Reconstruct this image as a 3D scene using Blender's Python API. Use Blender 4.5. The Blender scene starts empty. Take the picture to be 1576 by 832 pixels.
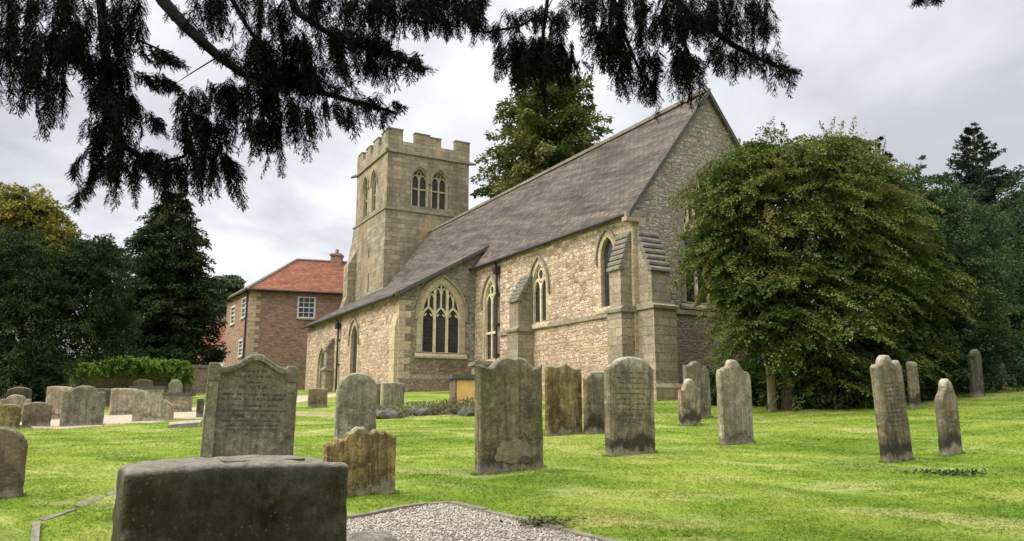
import bpy, bmesh, math, random
import numpy as np
from mathutils import Vector
from mathutils.geometry import tessellate_polygon
R = math.radians
random.seed(7)
rng = np.random.default_rng(11)
SC = bpy.context.scene
COL = SC.collection

# ------------------------------------------------------------------ camera
EYE = 1.6
FPX = 1150.0
PITCH = math.atan(206 / FPX)
cam = bpy.data.objects.new('camera', bpy.data.cameras.new('camera'))
COL.objects.link(cam)
cam.location = (0, 0, EYE)
cam.rotation_euler = (R(90) + PITCH, 0, 0)
cam.data.sensor_width = 36
cam.data.lens = 36 * FPX / 1576
cam.data.clip_start = 0.05
cam.data.clip_end = 3000
SC.camera = cam

# ------------------------------------------------------------------ light
SUN_EL, SUN_AZ = 42, 247           # azimuth of the sun, clockwise from +Y
w = bpy.data.worlds.new('World'); SC.world = w; w.use_nodes = True
nt = w.node_tree; nt.nodes.clear()
def wn(t, **k):
    n = nt.nodes.new(t)
    for a, b in k.items(): setattr(n, a, b)
    return n
wout = wn('ShaderNodeOutputWorld'); bg = wn('ShaderNodeBackground')
sky = wn('ShaderNodeTexSky', sky_type='NISHITA', sun_disc=False)
sky.sun_elevation = R(SUN_EL); sky.sun_rotation = R(SUN_AZ)
tc = wn('ShaderNodeTexCoord'); sep = wn('ShaderNodeSeparateXYZ')
nt.links.new(tc.outputs['Generated'], sep.inputs[0])
def wm(op, a, b=None, clamp=False):
    n = wn('ShaderNodeMath', operation=op, use_clamp=clamp)
    for i, v in enumerate((a, b)):
        if v is None: continue
        if isinstance(v, (int, float)): n.inputs[i].default_value = v
        else: nt.links.new(v, n.inputs[i])
    return n.outputs[0]
zz = wm('MAXIMUM', sep.outputs[2], 0.0)
den = wm('ADD', zz, 0.16)
cx = wm('DIVIDE', sep.outputs[0], den); cy = wm('DIVIDE', sep.outputs[1], den)
cmb = wn('ShaderNodeCombineXYZ'); nt.links.new(cx, cmb.inputs[0]); nt.links.new(cy, cmb.inputs[1])
nz = wn('ShaderNodeTexNoise'); nz.inputs['Scale'].default_value = 0.9; nz.inputs['Detail'].default_value = 7
nz.inputs['Roughness'].default_value = 0.55; nz.inputs['Distortion'].default_value = 0.35
nt.links.new(cmb.outputs[0], nz.inputs['Vector'])
cr = wn('ShaderNodeValToRGB')
cr.color_ramp.elements[0].position = 0.36; cr.color_ramp.elements[0].color = (5.3, 5.45, 5.9, 1)
cr.color_ramp.elements[1].position = 0.62; cr.color_ramp.elements[1].color = (10.0, 10.0, 10.1, 1)
e = cr.color_ramp.elements.new(0.5); e.color = (7.7, 7.85, 8.25, 1)
nt.links.new(nz.outputs['Fac'], cr.inputs[0])
mx = wn('ShaderNodeMix', data_type='RGBA'); mx.inputs[0].default_value = 0.95
nt.links.new(sky.outputs[0], mx.inputs[6]); nt.links.new(cr.outputs[0], mx.inputs[7])
# an overcast sky is about three times as bright overhead as at the horizon
mr = wn('ShaderNodeMapRange', interpolation_type='SMOOTHSTEP')
mr.inputs[1].default_value = 0.45; mr.inputs[2].default_value = 0.95; mr.inputs[3].default_value = 1.0; mr.inputs[4].default_value = 3.0
nt.links.new(sep.outputs[2], mr.inputs[0])
vm = wn('ShaderNodeVectorMath', operation='SCALE')
nt.links.new(mx.outputs[2], vm.inputs[0]); nt.links.new(mr.outputs[0], vm.inputs['Scale'])
nt.links.new(vm.outputs[0], bg.inputs[0]); bg.inputs[1].default_value = 0.048
nt.links.new(bg.outputs[0], wout.inputs[0])
sl = bpy.data.lights.new('sun', 'SUN'); sl.energy = 1.5; sl.angle = R(40); sl.color = (1, .94, .84)
sun = bpy.data.objects.new('sun', sl); COL.objects.link(sun)
sd = Vector((math.sin(R(SUN_AZ)) * math.cos(R(SUN_EL)), math.cos(R(SUN_AZ)) * math.cos(R(SUN_EL)), math.sin(R(SUN_EL))))
sun.rotation_euler = sd.to_track_quat('Z', 'Y').to_euler()
vs = SC.view_settings
vs.view_transform = 'Standard'; vs.look = 'None'; vs.exposure = 1.3; vs.gamma = 1.0; vs.use_curve_mapping = False
SC.cycles.max_bounces = 6; SC.cycles.transparent_max_bounces = 4; SC.cycles.diffuse_bounces = 3

# ------------------------------------------------------------------ pixel -> world
CP, SP = math.cos(PITCH), math.sin(PITCH)
def ray(px, py):
    a = (px - 788) / FPX; b = (416 - py) / FPX
    d = np.array([a, CP - SP * b, SP + CP * b]); return d / d[1]
def at(px, py, Y):
    d = ray(px, py); return Vector((d[0] * Y, Y, EYE + d[2] * Y))
TH = R(29)
WEST = Vector((-math.sin(TH), math.cos(TH), 0)); NORTH = Vector((math.cos(TH), math.sin(TH), 0))
O = at(981, 612, 24.0)                              # foot of the chancel's south-east corner
def ch(x, y, z): return O - WEST * x + NORTH * y + Vector((0, 0, z))
CROT = math.atan2(NORTH.y, NORTH.x) - math.pi / 2   # church local x = east, y = north

# ------------------------------------------------------------------ terrain
ctl = [(0, 0, 0), (-4, -4, -.35), (4, -4, -.2), (0, -12, -.8), (-12, -8, -.6), (12, -8, -.3), (-30, -30, -1.2), (30, -30, 0)]
for px, py, Y in [(690, 775, 7.7), (552, 760, 8.2), (785, 722, 9.9), (970, 698, 11.3), (1133, 682, 12.6), (1062, 655, 15.4),
                  (865, 668, 13.9), (1075, 643, 17.5), (1020, 614, 24), (1380, 708, 10.7), (1463, 698, 11.3), (1505, 609, 20),
                  (1560, 597, 22.5), (1300, 625, 19), (10, 768, 7.9), (125, 657, 20), (188, 638, 26), (200, 606, 42), (60, 612, 40),
                  (378, 735, 9.2), (640, 640, 21), (280, 633, 30), (1576, 700, 11), (925, 832, 6.2)]:
    ctl.append(tuple(at(px, py, Y)))
ctl.append(tuple(ch(-11.66, -3.7, .3))); ctl.append(tuple(ch(-27.5, -3.7, .62))); ctl.append(tuple(ch(-6, -.3, .1)))
for x, y, z in [(-60, 60, 2.6), (-20, 62, 2.8), (10, 60, 2.6), (40, 50, 3.2), (60, 20, 3.0), (-60, 20, .8), (0, 90, 3), (80, 90, 4), (-80, 90, 3), (-90, 10, 0), (90, 10, 3)]:
    ctl.append((x, y, z))
ctl = np.array(ctl, float)
def tpsk(r2): return np.where(r2 > 1e-9, .5 * r2 * np.log(np.maximum(r2, 1e-9)), 0)
_n = len(ctl); _A = np.zeros((_n + 3, _n + 3)); _xy = ctl[:, :2] / 10
_A[:_n, :_n] = tpsk(((_xy[:, None] - _xy[None]) ** 2).sum(-1)) + np.eye(_n) * .02
_A[:_n, _n] = 1; _A[:_n, _n + 1:] = _xy; _A[_n, :_n] = 1; _A[_n + 1:, :_n] = _xy.T
_w = np.linalg.solve(_A, np.concatenate([ctl[:, 2], [0, 0, 0]]))
def gz_arr(P):
    P = np.asarray(P, float); Q = np.clip(P[:, :2], [-90, -30], [90, 90]) / 10
    out = np.zeros(len(Q))
    for i in range(0, len(Q), 20000):
        q = Q[i:i + 20000]
        q0 = q * 10
        out[i:i + 20000] = .02 * np.sin(q0[:, 0] * 1.7 + np.sin(q0[:, 1] * .9) * 2) * np.sin(q0[:, 1] * 1.9 + 1.3) + .01 * np.sin(q0[:, 0] * 4.1 + q0[:, 1] * 3.3) + tpsk(((q[:, None] - _xy[None]) ** 2).sum(-1)) @ _w[:_n] + _w[_n] + q @ _w[_n + 1:]
    return out
def gz(x, y): return float(gz_arr([(x, y)])[0])
def hit(px, py, Ymax=60):
    d = ray(px, py); Ys = np.arange(2, Ymax, .02)
    z = gz_arr(np.stack([d[0] * Ys, Ys], 1)); below = np.nonzero(EYE + d[2] * Ys < z)[0]
    Y = Ys[below[0]] if len(below) else Ymax
    return Vector((d[0] * Y, Y, gz(d[0] * Y, Y)))

# ------------------------------------------------------------------ materials
MATS = {}
class NG:
    def __init__(s, name, rough=.9, spec=.2):
        s.m = bpy.data.materials.new(name); s.m.use_nodes = True; s.t = s.m.node_tree
        s.b = s.t.nodes['Principled BSDF']; s.b.inputs['Roughness'].default_value = rough
        s.b.inputs['Specular IOR Level'].default_value = spec
        MATS[name] = s.m; s.tc = s.n('ShaderNodeTexCoord')
        s.obj = s.tc.outputs['Object']; s.uv = s.tc.outputs['UV']
    def n(s, t, **k):
        x = s.t.nodes.new(t)
        for a, b in k.items(): setattr(x, a, b)
        return x
    def link(s, a, b):
        if isinstance(a, (int, float)): b.default_value = a
        elif isinstance(a, tuple): b.default_value = a if len(a) != 3 or len(b.default_value) == 3 else (*a, 1)
        else: s.t.links.new(a, b)
    def mapping(s, v, scale=(1, 1, 1), loc=(0, 0, 0), rot=(0, 0, 0)):
        x = s.n('ShaderNodeMapping'); s.link(v, x.inputs[0]); x.inputs['Scale'].default_value = scale
        x.inputs['Location'].default_value = loc; x.inputs['Rotation'].default_value = rot; return x.outputs[0]
    def noise(s, v, scale, detail=4, rough=.55, dist=0, out='Fac'):
        x = s.n('ShaderNodeTexNoise'); s.link(v, x.inputs['Vector']); x.inputs['Scale'].default_value = scale
        x.inputs['Detail'].default_value = detail; x.inputs['Roughness'].default_value = rough; x.inputs['Distortion'].default_value = dist
        return x.outputs[out]
    def voro(s, v, scale, feature='F1', rnd=1, out='Color'):
        x = s.n('ShaderNodeTexVoronoi', feature=feature); s.link(v, x.inputs['Vector'])
        x.inputs['Scale'].default_value = scale; x.inputs['Randomness'].default_value = rnd; return x.outputs[out]
    def ramp(s, f, *stops):
        x = s.n('ShaderNodeValToRGB'); el = x.color_ramp.elements
        while len(el) < len(stops): el.new(.5)
        for e, (p, c) in zip(el, stops):
            e.position = p; e.color = (*c, 1) if isinstance(c, tuple) else (c, c, c, 1)
        s.link(f, x.inputs[0]); return x.outputs[0]
    def mix(s, f, a, b, mode='MIX'):
        x = s.n('ShaderNodeMix', data_type='RGBA', blend_type=mode); s.link(f, x.inputs[0]); s.link(a, x.inputs[6]); s.link(b, x.inputs[7]); return x.outputs[2]
    def math(s, op, a, b=0.0, clamp=False):
        x = s.n('ShaderNodeMath', operation=op, use_clamp=clamp); s.link(a, x.inputs[0]); s.link(b, x.inputs[1]); return x.outputs[0]
    def add(s, a, b):
        x = s.n('ShaderNodeVectorMath', operation='ADD'); s.link(a, x.inputs[0]); s.link(b, x.inputs[1]); return x.outputs[0]
    def scale(s, a, f):
        x = s.n('ShaderNodeVectorMath', operation='SCALE'); s.link(a, x.inputs[0]); s.link(f, x.inputs['Scale']); return x.outputs[0]
    def sepx(s, a):
        x = s.n('ShaderNodeSeparateXYZ'); s.link(a, x.inputs[0]); return x.outputs
    def rnd(s): return s.n('ShaderNodeObjectInfo').outputs['Random']
    def color(s, c): s.link(c, s.b.inputs['Base Color'])
    def bump(s, h, strength=.5, dist=.02):
        x = s.n('ShaderNodeBump'); s.link(h, x.inputs['Height']); x.inputs['Strength'].default_value = strength
        x.inputs['Distance'].default_value = dist; s.link(x.outputs[0], s.b.inputs['Normal']); return x
    def attr(s, name):
        return s.n('ShaderNodeAttribute', attribute_name=name).outputs['Fac']

def rubble(name, cols, mortar, sx=2.4, sy=5.2, stain=(.14, .12, .09), stain_amt=.5, low=None, rnd=.75):
    g = NG(name)
    v = g.add(g.uv, g.scale(g.noise(g.uv, 2.2, 3, out='Color'), .16)); v = g.add(v, g.scale(g.noise(g.uv, 9.0, 2, out='Color'), .03))
    br = g.n('ShaderNodeTexBrick', offset=.43, squash=.7, squash_frequency=3); g.link(v, br.inputs['Vector']); br.inputs['Scale'].default_value = 1
    br.inputs['Brick Width'].default_value = 1.0 / sx; br.inputs['Row Height'].default_value = 1.0 / sy; br.inputs['Mortar Size'].default_value = .016; br.inputs['Mortar Smooth'].default_value = .6; br.inputs['Bias'].default_value = 0
    g.link((0, 0, 0, 1), br.inputs['Color1']); g.link((1, 1, 1, 1), br.inputs['Color2']); g.link((.5, .5, .5, 1), br.inputs['Mortar'])
    m = g.mapping(v, (sx * 1.5, sy * 1.25, 1)); vc = g.sepx(g.voro(m, 1.0, rnd=rnd))
    b0 = g.sepx(br.outputs['Color'])[0]; cell = [g.math('ADD', g.math('MULTIPLY', b0, .5), g.math('MULTIPLY', vc[0], .5)), g.math('ADD', g.math('MULTIPLY', b0, .35), g.math('MULTIPLY', vc[1], .65))]
    edge = g.math('MULTIPLY', g.math('SUBTRACT', 1.0, br.outputs['Fac']), g.math('MULTIPLY', g.math('ADD', g.voro(m, 1.0, 'DISTANCE_TO_EDGE', rnd, 'Distance'), .05), .9))
    k = len(cols) - 1
    c = g.ramp(cell[0], *[(.1 + .8 * i / k, x) for i, x in enumerate(cols)])
    if low:                                        # the lower courses are of a pinker stone
        zc = g.math('ADD', g.sepx(g.obj)[2], g.math('MULTIPLY', g.noise(g.obj, .7, 3), 1.2))
        c = g.mix(g.ramp(zc, (0.0, 1.0), (1.0, 0.0)) if False else g.math('MULTIPLY', g.math('LESS_THAN', zc, low[0] + .6), low[2]), c, g.ramp(cell[1], (.15, low[1][0]), (.5, low[1][1]), (.85, low[1][2])))
    c = g.mix(.6, c, g.mix(cell[1], (.5, .5, .5), (1.5, 1.5, 1.5)), 'MULTIPLY')
    c = g.mix(.85, c, g.ramp(g.noise(g.uv, 11, 6, .75), (.3, .5), (.7, 1.4)), 'MULTIPLY')
    mort = g.ramp(edge, (.02, 1.0), (.10, 0.0))
    c = g.mix(g.math('MULTIPLY', mort, .8), c, mortar)
    st = g.ramp(g.noise(g.mapping(g.obj, (1, 1, .5)), .55, 6, .65), (.42, 0.0), (.66, 1.0))
    c = g.mix(g.math('MULTIPLY', st, stain_amt), c, stain)
    sp = g.ramp(g.noise(g.obj, 5, 5, .7), (.60, 0.0), (.72, 1.0))
    c = g.mix(g.math('MULTIPLY', sp, .35), c, (.10, .09, .07))
    g.color(c)
    h = g.math('ADD', g.math('MULTIPLY', g.ramp(edge, (0, 0.0), (.16, 1.0)), .8), g.noise(g.uv, 9, 5, .6))
    g.bump(h, .95, .06); return g
def ashlar(name, a, b, mortar, stain=(.16, .15, .10), stain_amt=.6, bw=.62, bh=.3, patch=None):
    g = NG(name)
    v = g.add(g.uv, g.scale(g.noise(g.uv, 2.5, 2, out='Color'), .035))
    br = g.n('ShaderNodeTexBrick'); g.link(v, br.inputs['Vector']); br.inputs['Scale'].default_value = 1
    br.inputs['Brick Width'].default_value = bw; br.inputs['Row Height'].default_value = bh
    br.inputs['Mortar Size'].default_value = .012; br.inputs['Mortar Smooth'].default_value = .4; br.inputs['Bias'].default_value = 0
    g.link(a, br.inputs['Color1']); g.link(b, br.inputs['Color2']); g.link(mortar, br.inputs['Mortar'])
    c = g.mix(.8, br.outputs['Color'], g.ramp(g.noise(g.uv, 10, 6, .7), (.3, .5), (.7, 1.4)), 'MULTIPLY')
    if patch:
        pf = g.ramp(g.noise(g.obj, .42, 4, .6), (.56, 0.0), (.66, 1.0)); c = g.mix(g.math('MULTIPLY', pf, .75), c, patch)
    st = g.ramp(g.noise(g.mapping(g.obj, (1, 1, .35)), .8, 7, .68), (.40, 0.0), (.64, 1.0))
    c = g.mix(g.math('MULTIPLY', st, stain_amt), c, stain)
    sp = g.ramp(g.noise(g.obj, 4.5, 5, .7), (.58, 0.0), (.70, 1.0))
    c = g.mix(g.math('MULTIPLY', sp, .6), c, (.085, .075, .055)); lc = g.ramp(g.noise(g.obj, 2.7, 6, .72), (.55, 0.0), (.68, 1.0)); c = g.mix(g.math('MULTIPLY', lc, .35), c, (.50, .45, .34))
    g.color(c); g.bump(g.math('ADD', g.math('MULTIPLY', br.outputs['Fac'], -.6), g.noise(g.uv, 8, 5, .65)), .7, .035); return g
rubble('warm_rubble', [(.31, .22, .145), (.55, .405, .28), (.69, .545, .40), (.60, .445, .315), (.76, .635, .50)], (.41, .325, .235), stain=(.31, .25, .18), stain_amt=.45,
       low=(2.6, [(.50, .33, .225), (.62, .45, .31), (.56, .36, .26)], .6))
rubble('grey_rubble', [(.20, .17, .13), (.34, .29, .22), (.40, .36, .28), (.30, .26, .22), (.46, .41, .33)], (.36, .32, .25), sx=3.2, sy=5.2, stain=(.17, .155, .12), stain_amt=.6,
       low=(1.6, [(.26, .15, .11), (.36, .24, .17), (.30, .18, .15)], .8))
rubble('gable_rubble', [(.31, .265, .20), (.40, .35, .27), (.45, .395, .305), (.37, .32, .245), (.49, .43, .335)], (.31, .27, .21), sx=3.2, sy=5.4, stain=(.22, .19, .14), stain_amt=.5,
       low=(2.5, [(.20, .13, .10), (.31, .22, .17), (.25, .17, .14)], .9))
rubble('boundary_rubble', [(.16, .13, .10), (.28, .24, .19), (.36, .32, .25), (.24, .19, .15)], (.22, .19, .15), sx=3, sy=6, stain=(.10, .10, .06), stain_amt=.5)
ashlar('tower_ashlar', (.46, .385, .27), (.26, .215, .15), (.19, .16, .115), stain=(.12, .10, .07), stain_amt=.7, patch=(.50, .36, .19))
ashlar('buttress_ashlar', (.44, .355, .255), (.30, .24, .175), (.24, .20, .15), stain=(.15, .13, .10), bw=.5, bh=.28)
ashlar('cream_ashlar', (.60, .485, .32), (.48, .385, .255), (.40, .32, .21), stain=(.30, .25, .17), stain_amt=.4, bw=.45, bh=.3)
def plain(name, col, rough=.85, spec=.2, var=.35, sc=6, bump=.3, metal=0):
    g = NG(name, rough, spec)
    g.color(g.mix(1.0, col, g.ramp(g.noise(g.obj, sc, 6, .65), (.25, 1 - var), (.75, 1 + var)), 'MULTIPLY'))
    g.b.inputs['Metallic'].default_value = metal
    if bump: g.bump(g.noise(g.obj, sc * 3, 5, .6), bump, .02)
    return g
plain('tracery_stone', (.64, .545, .38), var=.3, sc=5)
plain('belfry_stone', (.40, .33, .22), var=.4, sc=5)
plain('weathered_cap', (.20, .18, .14), var=.5, sc=5, bump=.6)
plain('string_stone', (.27, .23, .17), var=.45, sc=4, bump=.5)
plain('black_iron', (.02, .02, .022), .5, .4, .2, bump=0)
plain('dark_wood', (.06, .045, .035), .7, .2, .3, bump=0)
plain('louvre_slate', (.05, .047, .045), .8, .2, .3, bump=0)
plain('white_paint', (.60, .60, .58), .5, .4, .06, bump=0)
plain('bark', (.075, .058, .042), var=.5, sc=8, bump=1.0)
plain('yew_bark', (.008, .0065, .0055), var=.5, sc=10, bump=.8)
plain('pale_bark', (.30, .28, .24), var=.3, sc=6, bump=.6)
plain('kerb_stone', (.22, .20, .15), var=.5, sc=9, bump=.6)
plain('incised', (.05, .052, .042), var=.2, sc=20, bump=0)
plain('faint_incised', (.105, .088, .062), var=.3, sc=20, bump=0)
plain('pale_flake', (.215, .175, .115), var=.45, sc=9, bump=.6)
plain('sandstone_panel', (.66, .42, .14), var=.25, sc=3)
plain('dark_slab', (.09, .085, .075), var=.4, sc=6)
plain('path_earth', (.42, .34, .25), var=.3, sc=3)
plain('rough_earth', (.25, .23, .10), var=.5, sc=4, bump=.8)
plain('green_metal', (.035, .055, .045), .5, .3, .2, bump=0)
plain('rubble_rock', (.13, .12, .105), var=.5, sc=7, bump=.8)
def roofmat(name, cols, rw, rh, streak=(.4, 1.6)):
    g = NG(name, .85, .25)
    br = g.n('ShaderNodeTexBrick'); g.link(g.uv, br.inputs['Vector']); br.inputs['Scale'].default_value = 1
    br.inputs['Brick Width'].default_value = rw; br.inputs['Row Height'].default_value = rh; br.inputs['Mortar Size'].default_value = .012
    g.link((0, 0, 0, 1), br.inputs['Color1']); g.link((1, 1, 1, 1), br.inputs['Color2']); g.link((0, 0, 0, 1), br.inputs['Mortar'])
    c = g.ramp(g.math('ADD', g.math('MULTIPLY', g.sepx(br.outputs['Color'])[0], .32), g.math('MULTIPLY', g.noise(g.mapping(g.uv, (.25, 1.3, 1)), 1.2, 5, .65), .75)),
               (.15, cols[0]), (.5, cols[1]), (.85, cols[2]))
    c = g.mix(.8, c, g.ramp(g.noise(g.mapping(g.mapping(g.uv, rot=(0, 0, R(-13))), (.15, 1.7, 1)), 1.5, 6, .72, .4), (.36, streak[0]), (.64, streak[1])), 'MULTIPLY')
    li = g.ramp(g.noise(g.uv, 1.1, 6, .7), (.55, 0.0), (.72, 1.0)); c = g.mix(g.math('MULTIPLY', li, .5), c, cols[3])
    c = g.mix(g.math('MULTIPLY', br.outputs['Fac'], .75), c, (.02, .018, .017))
    g.color(c)
    row = g.math('FRACT', g.math('DIVIDE', g.sepx(g.uv)[1], rh))
    g.bump(g.math('ADD', g.math('MULTIPLY', row, -1.0), g.math('MULTIPLY', g.noise(g.uv, 8, 4), .6)), .7, .03); return g
roofmat('stone_slate', [(.047, .038, .030), (.096, .078, .062), (.165, .138, .108), (.25, .22, .155)], .28, .19)
roofmat('red_pantile', [(.12, .042, .024), (.22, .078, .04), (.31, .13, .07), (.10, .062, .04)], .28, .3, (.75, 1.25))
g = NG('old_brick')
br = g.n('ShaderNodeTexBrick'); g.link(g.uv, br.inputs['Vector']); br.inputs['Scale'].default_value = 1
br.inputs['Brick Width'].default_value = .24; br.inputs['Row Height'].default_value = .08; br.inputs['Mortar Size'].default_value = .009
g.link((.27, .125, .08), br.inputs['Color1']); g.link((.11, .06, .042), br.inputs['Color2']); g.link((.36, .30, .24), br.inputs['Mortar'])
c = g.mix(.7, br.outputs['Color'], g.ramp(g.noise(g.mapping(g.uv, (1, 2.2, 1)), 1.6, 5, .7), (.3, .6), (.7, 1.7)), 'MULTIPLY')
c = g.mix(g.math('MULTIPLY', g.ramp(g.noise(g.mapping(g.uv, (1, 2.5, 1)), 2.6, 4, .7), (.53, 0.0), (.60, 1.0)), .65), c, (.40, .29, .20))
g.color(c); g.bump(br.outputs['Fac'], -.4, .01)
g = NG('leaded_glass', .12, .5)
m = g.mapping(g.uv, (1, 1, 1), rot=(0, 0, 0)); br = g.n('ShaderNodeTexBrick', offset=0.0); g.link(m, br.inputs['Vector']); br.inputs['Scale'].default_value = 1
br.inputs['Brick Width'].default_value = .13; br.inputs['Row Height'].default_value = .17; br.inputs['Mortar Size'].default_value = .009
g.link((.016, .018, .018), br.inputs['Color1']); g.link((.030, .032, .03), br.inputs['Color2']); g.link((.06, .06, .058), br.inputs['Mortar'])
g.color(br.outputs['Color']); g.bump(g.noise(g.uv, 7, 2), .25, .03)
g = NG('window_glass', .08, .5); g.color((.03, .033, .038, 1))

def stone(name, base, dark, algae, lichen, al=.5, li=.35, foot=.6, foot_h=.28, cap=.45, top_pale=0):
    """weathered headstone: object space, the stain at the foot has its own ragged shape"""
    g = NG(name); r = g.rnd()
    off = g.n('ShaderNodeCombineXYZ')
    for i in range(3): g.link(g.math('MULTIPLY', r, 37.0 + 11 * i), off.inputs[i])
    v = g.add(g.obj, off.outputs[0]); z = g.sepx(g.obj)[2]
    c = g.mix(g.ramp(g.noise(v, 2.6, 6, .75), (.40, 0.0), (.60, 1.0)), base, dark)
    run = g.noise(g.mapping(v, (11, 11, .6)), 1.0, 6, .72, .2)                # streaks run down the face
    c = g.mix(g.math('MULTIPLY', g.ramp(run, (.48, 0.0), (.56, 1.0)), .8), c, dark)
    run2 = g.noise(g.mapping(v, (12, 12, 1.0), loc=(5, 2, 1)), 1.0, 5, .7)
    c = g.mix(g.math('MULTIPLY', g.ramp(run2, (.58, 0.0), (.68, 1.0)), .5), c, lichen)
    hz = g.ramp(g.math('ADD', z, g.math('MULTIPLY', g.math('SUBTRACT', g.noise(v, 3.0, 4, .6), .5), .9)), (.30, .15), (.95, 1.0))
    c = g.mix(g.math('MULTIPLY', g.math('MULTIPLY', g.ramp(g.noise(v, 2.0, 5, .65), (.36, 0.0), (.58, 1.0)), al * 1.35), hz, True), c, algae)
    c = g.mix(g.math('MULTIPLY', g.ramp(g.noise(v, 7, 7, .75), (.55, 0.0), (.63, 1.0)), li), c, lichen)
    dots = g.math('MULTIPLY', g.ramp(g.voro(v, 42, out='Distance'), (.14, 1.0), (.22, 0.0)), g.ramp(g.noise(v, 3.1, 3), (.48, 0.0), (.56, 1.0)))
    c = g.mix(g.math('MULTIPLY', dots, min(1, li * 1.7)), c, lichen)
    nzf = g.math('MULTIPLY', g.math('SUBTRACT', g.noise(g.mapping(v, (5, 5, 2)), 1.0, 5, .7), .5), .5)
    xo = g.sepx(g.obj)[0]; zf = g.math('ADD', g.math('ADD', z, nzf), g.math('MULTIPLY', g.math('MULTIPLY', xo, xo), .8))
    band = g.math('MULTIPLY', g.ramp(zf, (foot_h - .06, 1.0), (foot_h + .05, 0.0)), g.ramp(zf, (.08, 0.15), (.16, 1.0)))
    c = g.mix(g.math('MULTIPLY', band, min(1, foot * 1.25)), c, (.045, .038, .028))
    pale = g.ramp(g.math('ADD', z, nzf), (.03, 1.0), (.12, 0.0)); c = g.mix(g.math('MULTIPLY', pale, .6), c, (.31, .275, .22))
    gen = g.sepx(g.tc.outputs['Generated'])[2]; gn = g.math('ADD', gen, g.math('MULTIPLY', g.math('SUBTRACT', g.noise(g.mapping(v, (6, 6, 3)), 1.0, 5, .7), .5), .35))
    c = g.mix(g.math('MULTIPLY', g.ramp(gn, (.90, 0.0), (.99, 1.0)), cap), c, lichen)
    if top_pale:                                                            # paler colour mixed in on the upward faces, with a ragged edge
        nz_ = g.sepx(g.n('ShaderNodeNewGeometry').outputs['Normal'])[2]; c = g.mix(g.math('MULTIPLY', g.ramp(g.math('ADD', nz_, g.math('MULTIPLY', g.math('SUBTRACT', g.noise(v, 14, 5, .7), .5), .9)), (.35, 0.0), (.75, 1.0)), top_pale), c, (.34, .31, .24))
    c = g.mix(.8, c, g.ramp(g.noise(v, 17, 6, .75), (.3, .5), (.7, 1.45)), 'MULTIPLY')
    c = g.mix(1.0, c, g.ramp(r, (0, .85), (1, 1.15)), 'MULTIPLY')
    g.color(c); g.bump(g.math('ADD', g.noise(v, 26, 5, .7), g.math('MULTIPLY', g.noise(v, 5, 5, .65), 2.2)), .7, .022); return g
stone('olive_stone', (.31, .24, .155), (.085, .07, .045), (.115, .115, .045), (.38, .33, .24))
stone('grey_stone', (.33, .295, .235), (.115, .10, .075), (.17, .165, .10), (.46, .43, .35), al=.55, foot=.2)
stone('slate_grey_stone', (.24, .215, .17), (.105, .085, .065), (.14, .14, .085), (.37, .345, .27), al=.5, foot=.1)
stone('ochre_stone', (.36, .25, .105), (.085, .058, .028), (.16, .135, .045), (.48, .42, .29), al=.45, li=.5, foot=.35, foot_h=.2)
stone('pale_stone', (.46, .39, .285), (.20, .165, .115), (.24, .22, .13), (.56, .50, .40), al=.35, foot=.55, foot_h=.2)
stone('brown_stone', (.26, .18, .12), (.14, .10, .07), (.17, .16, .09), (.36, .32, .24), al=.4, foot=.25)
stone('tan_stone', (.33, .255, .17), (.105, .085, .058), (.155, .145, .085), (.46, .43, .35), al=.45, foot=.75, foot_h=.33, cap=.75)
stone('dark_stone', (.105, .09, .066), (.038, .032, .023), (.08, .075, .043), (.22, .205, .155), al=.55, li=.4, foot=.2, top_pale=.85)

def grass_col(g, v):
    a = g.noise(g.mapping(v, (.30, .62, 0)), 1.0, 6, .62, 1.1)
    c = g.ramp(a, (.32, (.09, .15, .013)), (.46, (.145, .21, .022)), (.57, (.21, .26, .04)), (.70, (.35, .345, .12)))
    c = g.mix(.6, c, g.ramp(g.noise(g.mapping(v, (1, 1.6, 0)), 2.2, 5, .7), (.3, .74), (.7, 1.28)), 'MULTIPLY')
    wv = g.add(v, g.scale(g.noise(v, .35, 2, out='Color'), 2.2)); s2 = g.noise(g.mapping(g.mapping(wv, rot=(0, 0, R(16))), (.30, 1.25, 0)), 1.0, 6, .68, .6); c = g.mix(g.math('MULTIPLY', g.ramp(s2, (.52, 0.0), (.66, 1.0)), .65), c, (.38, .375, .15))
    d = g.ramp(g.noise(g.mapping(v, (.5, 1.1, 0), loc=(7, 3, 0)), 1.3, 6, .7), (.63, 0.0), (.72, 1.0))
    return g.mix(g.math('MULTIPLY', d, .6), c, (.40, .37, .15))
g = NG('lawn', .9, .1)
c = grass_col(g, g.obj)
c = g.mix(.8, c, g.ramp(g.noise(g.obj, 30, 4, .75), (.3, .7), (.7, 1.3)), 'MULTIPLY')
g.color(c); g.bump(g.noise(g.obj, 50, 4, .8), .35, .02)
g = NG('grass_blade', .7, .15)
c = g.mix(1.0, grass_col(g, g.obj), g.ramp(g.attr('tint'), (0, .95), (1, 1.5)), 'MULTIPLY')
g.color(c)
tr = g.n('ShaderNodeBsdfTranslucent'); g.link(c, tr.inputs[0]); ms = g.n('ShaderNodeMixShader'); ms.inputs[0].default_value = .5
g.link(g.b.outputs[0], ms.inputs[1]); g.link(tr.outputs[0], ms.inputs[2]); g.link(ms.outputs[0], g.t.nodes['Material Output'].inputs[0])
g = NG('gravel_bed'); g.color(g.ramp(g.sepx(g.voro(g.obj, 45))[0], (.1, (.20, .16, .13)), (.5, (.40, .33, .28)), (.9, (.55, .50, .44))))
g.bump(g.voro(g.obj, 45, out='Distance'), -.8, .02)
g = NG('gravel_stone'); g.color(g.ramp(g.attr('tint'), (.05, (.17, .145, .12)), (.4, (.38, .325, .26)), (.7, (.50, .445, .37)), (1, (.66, .62, .55))))
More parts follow.
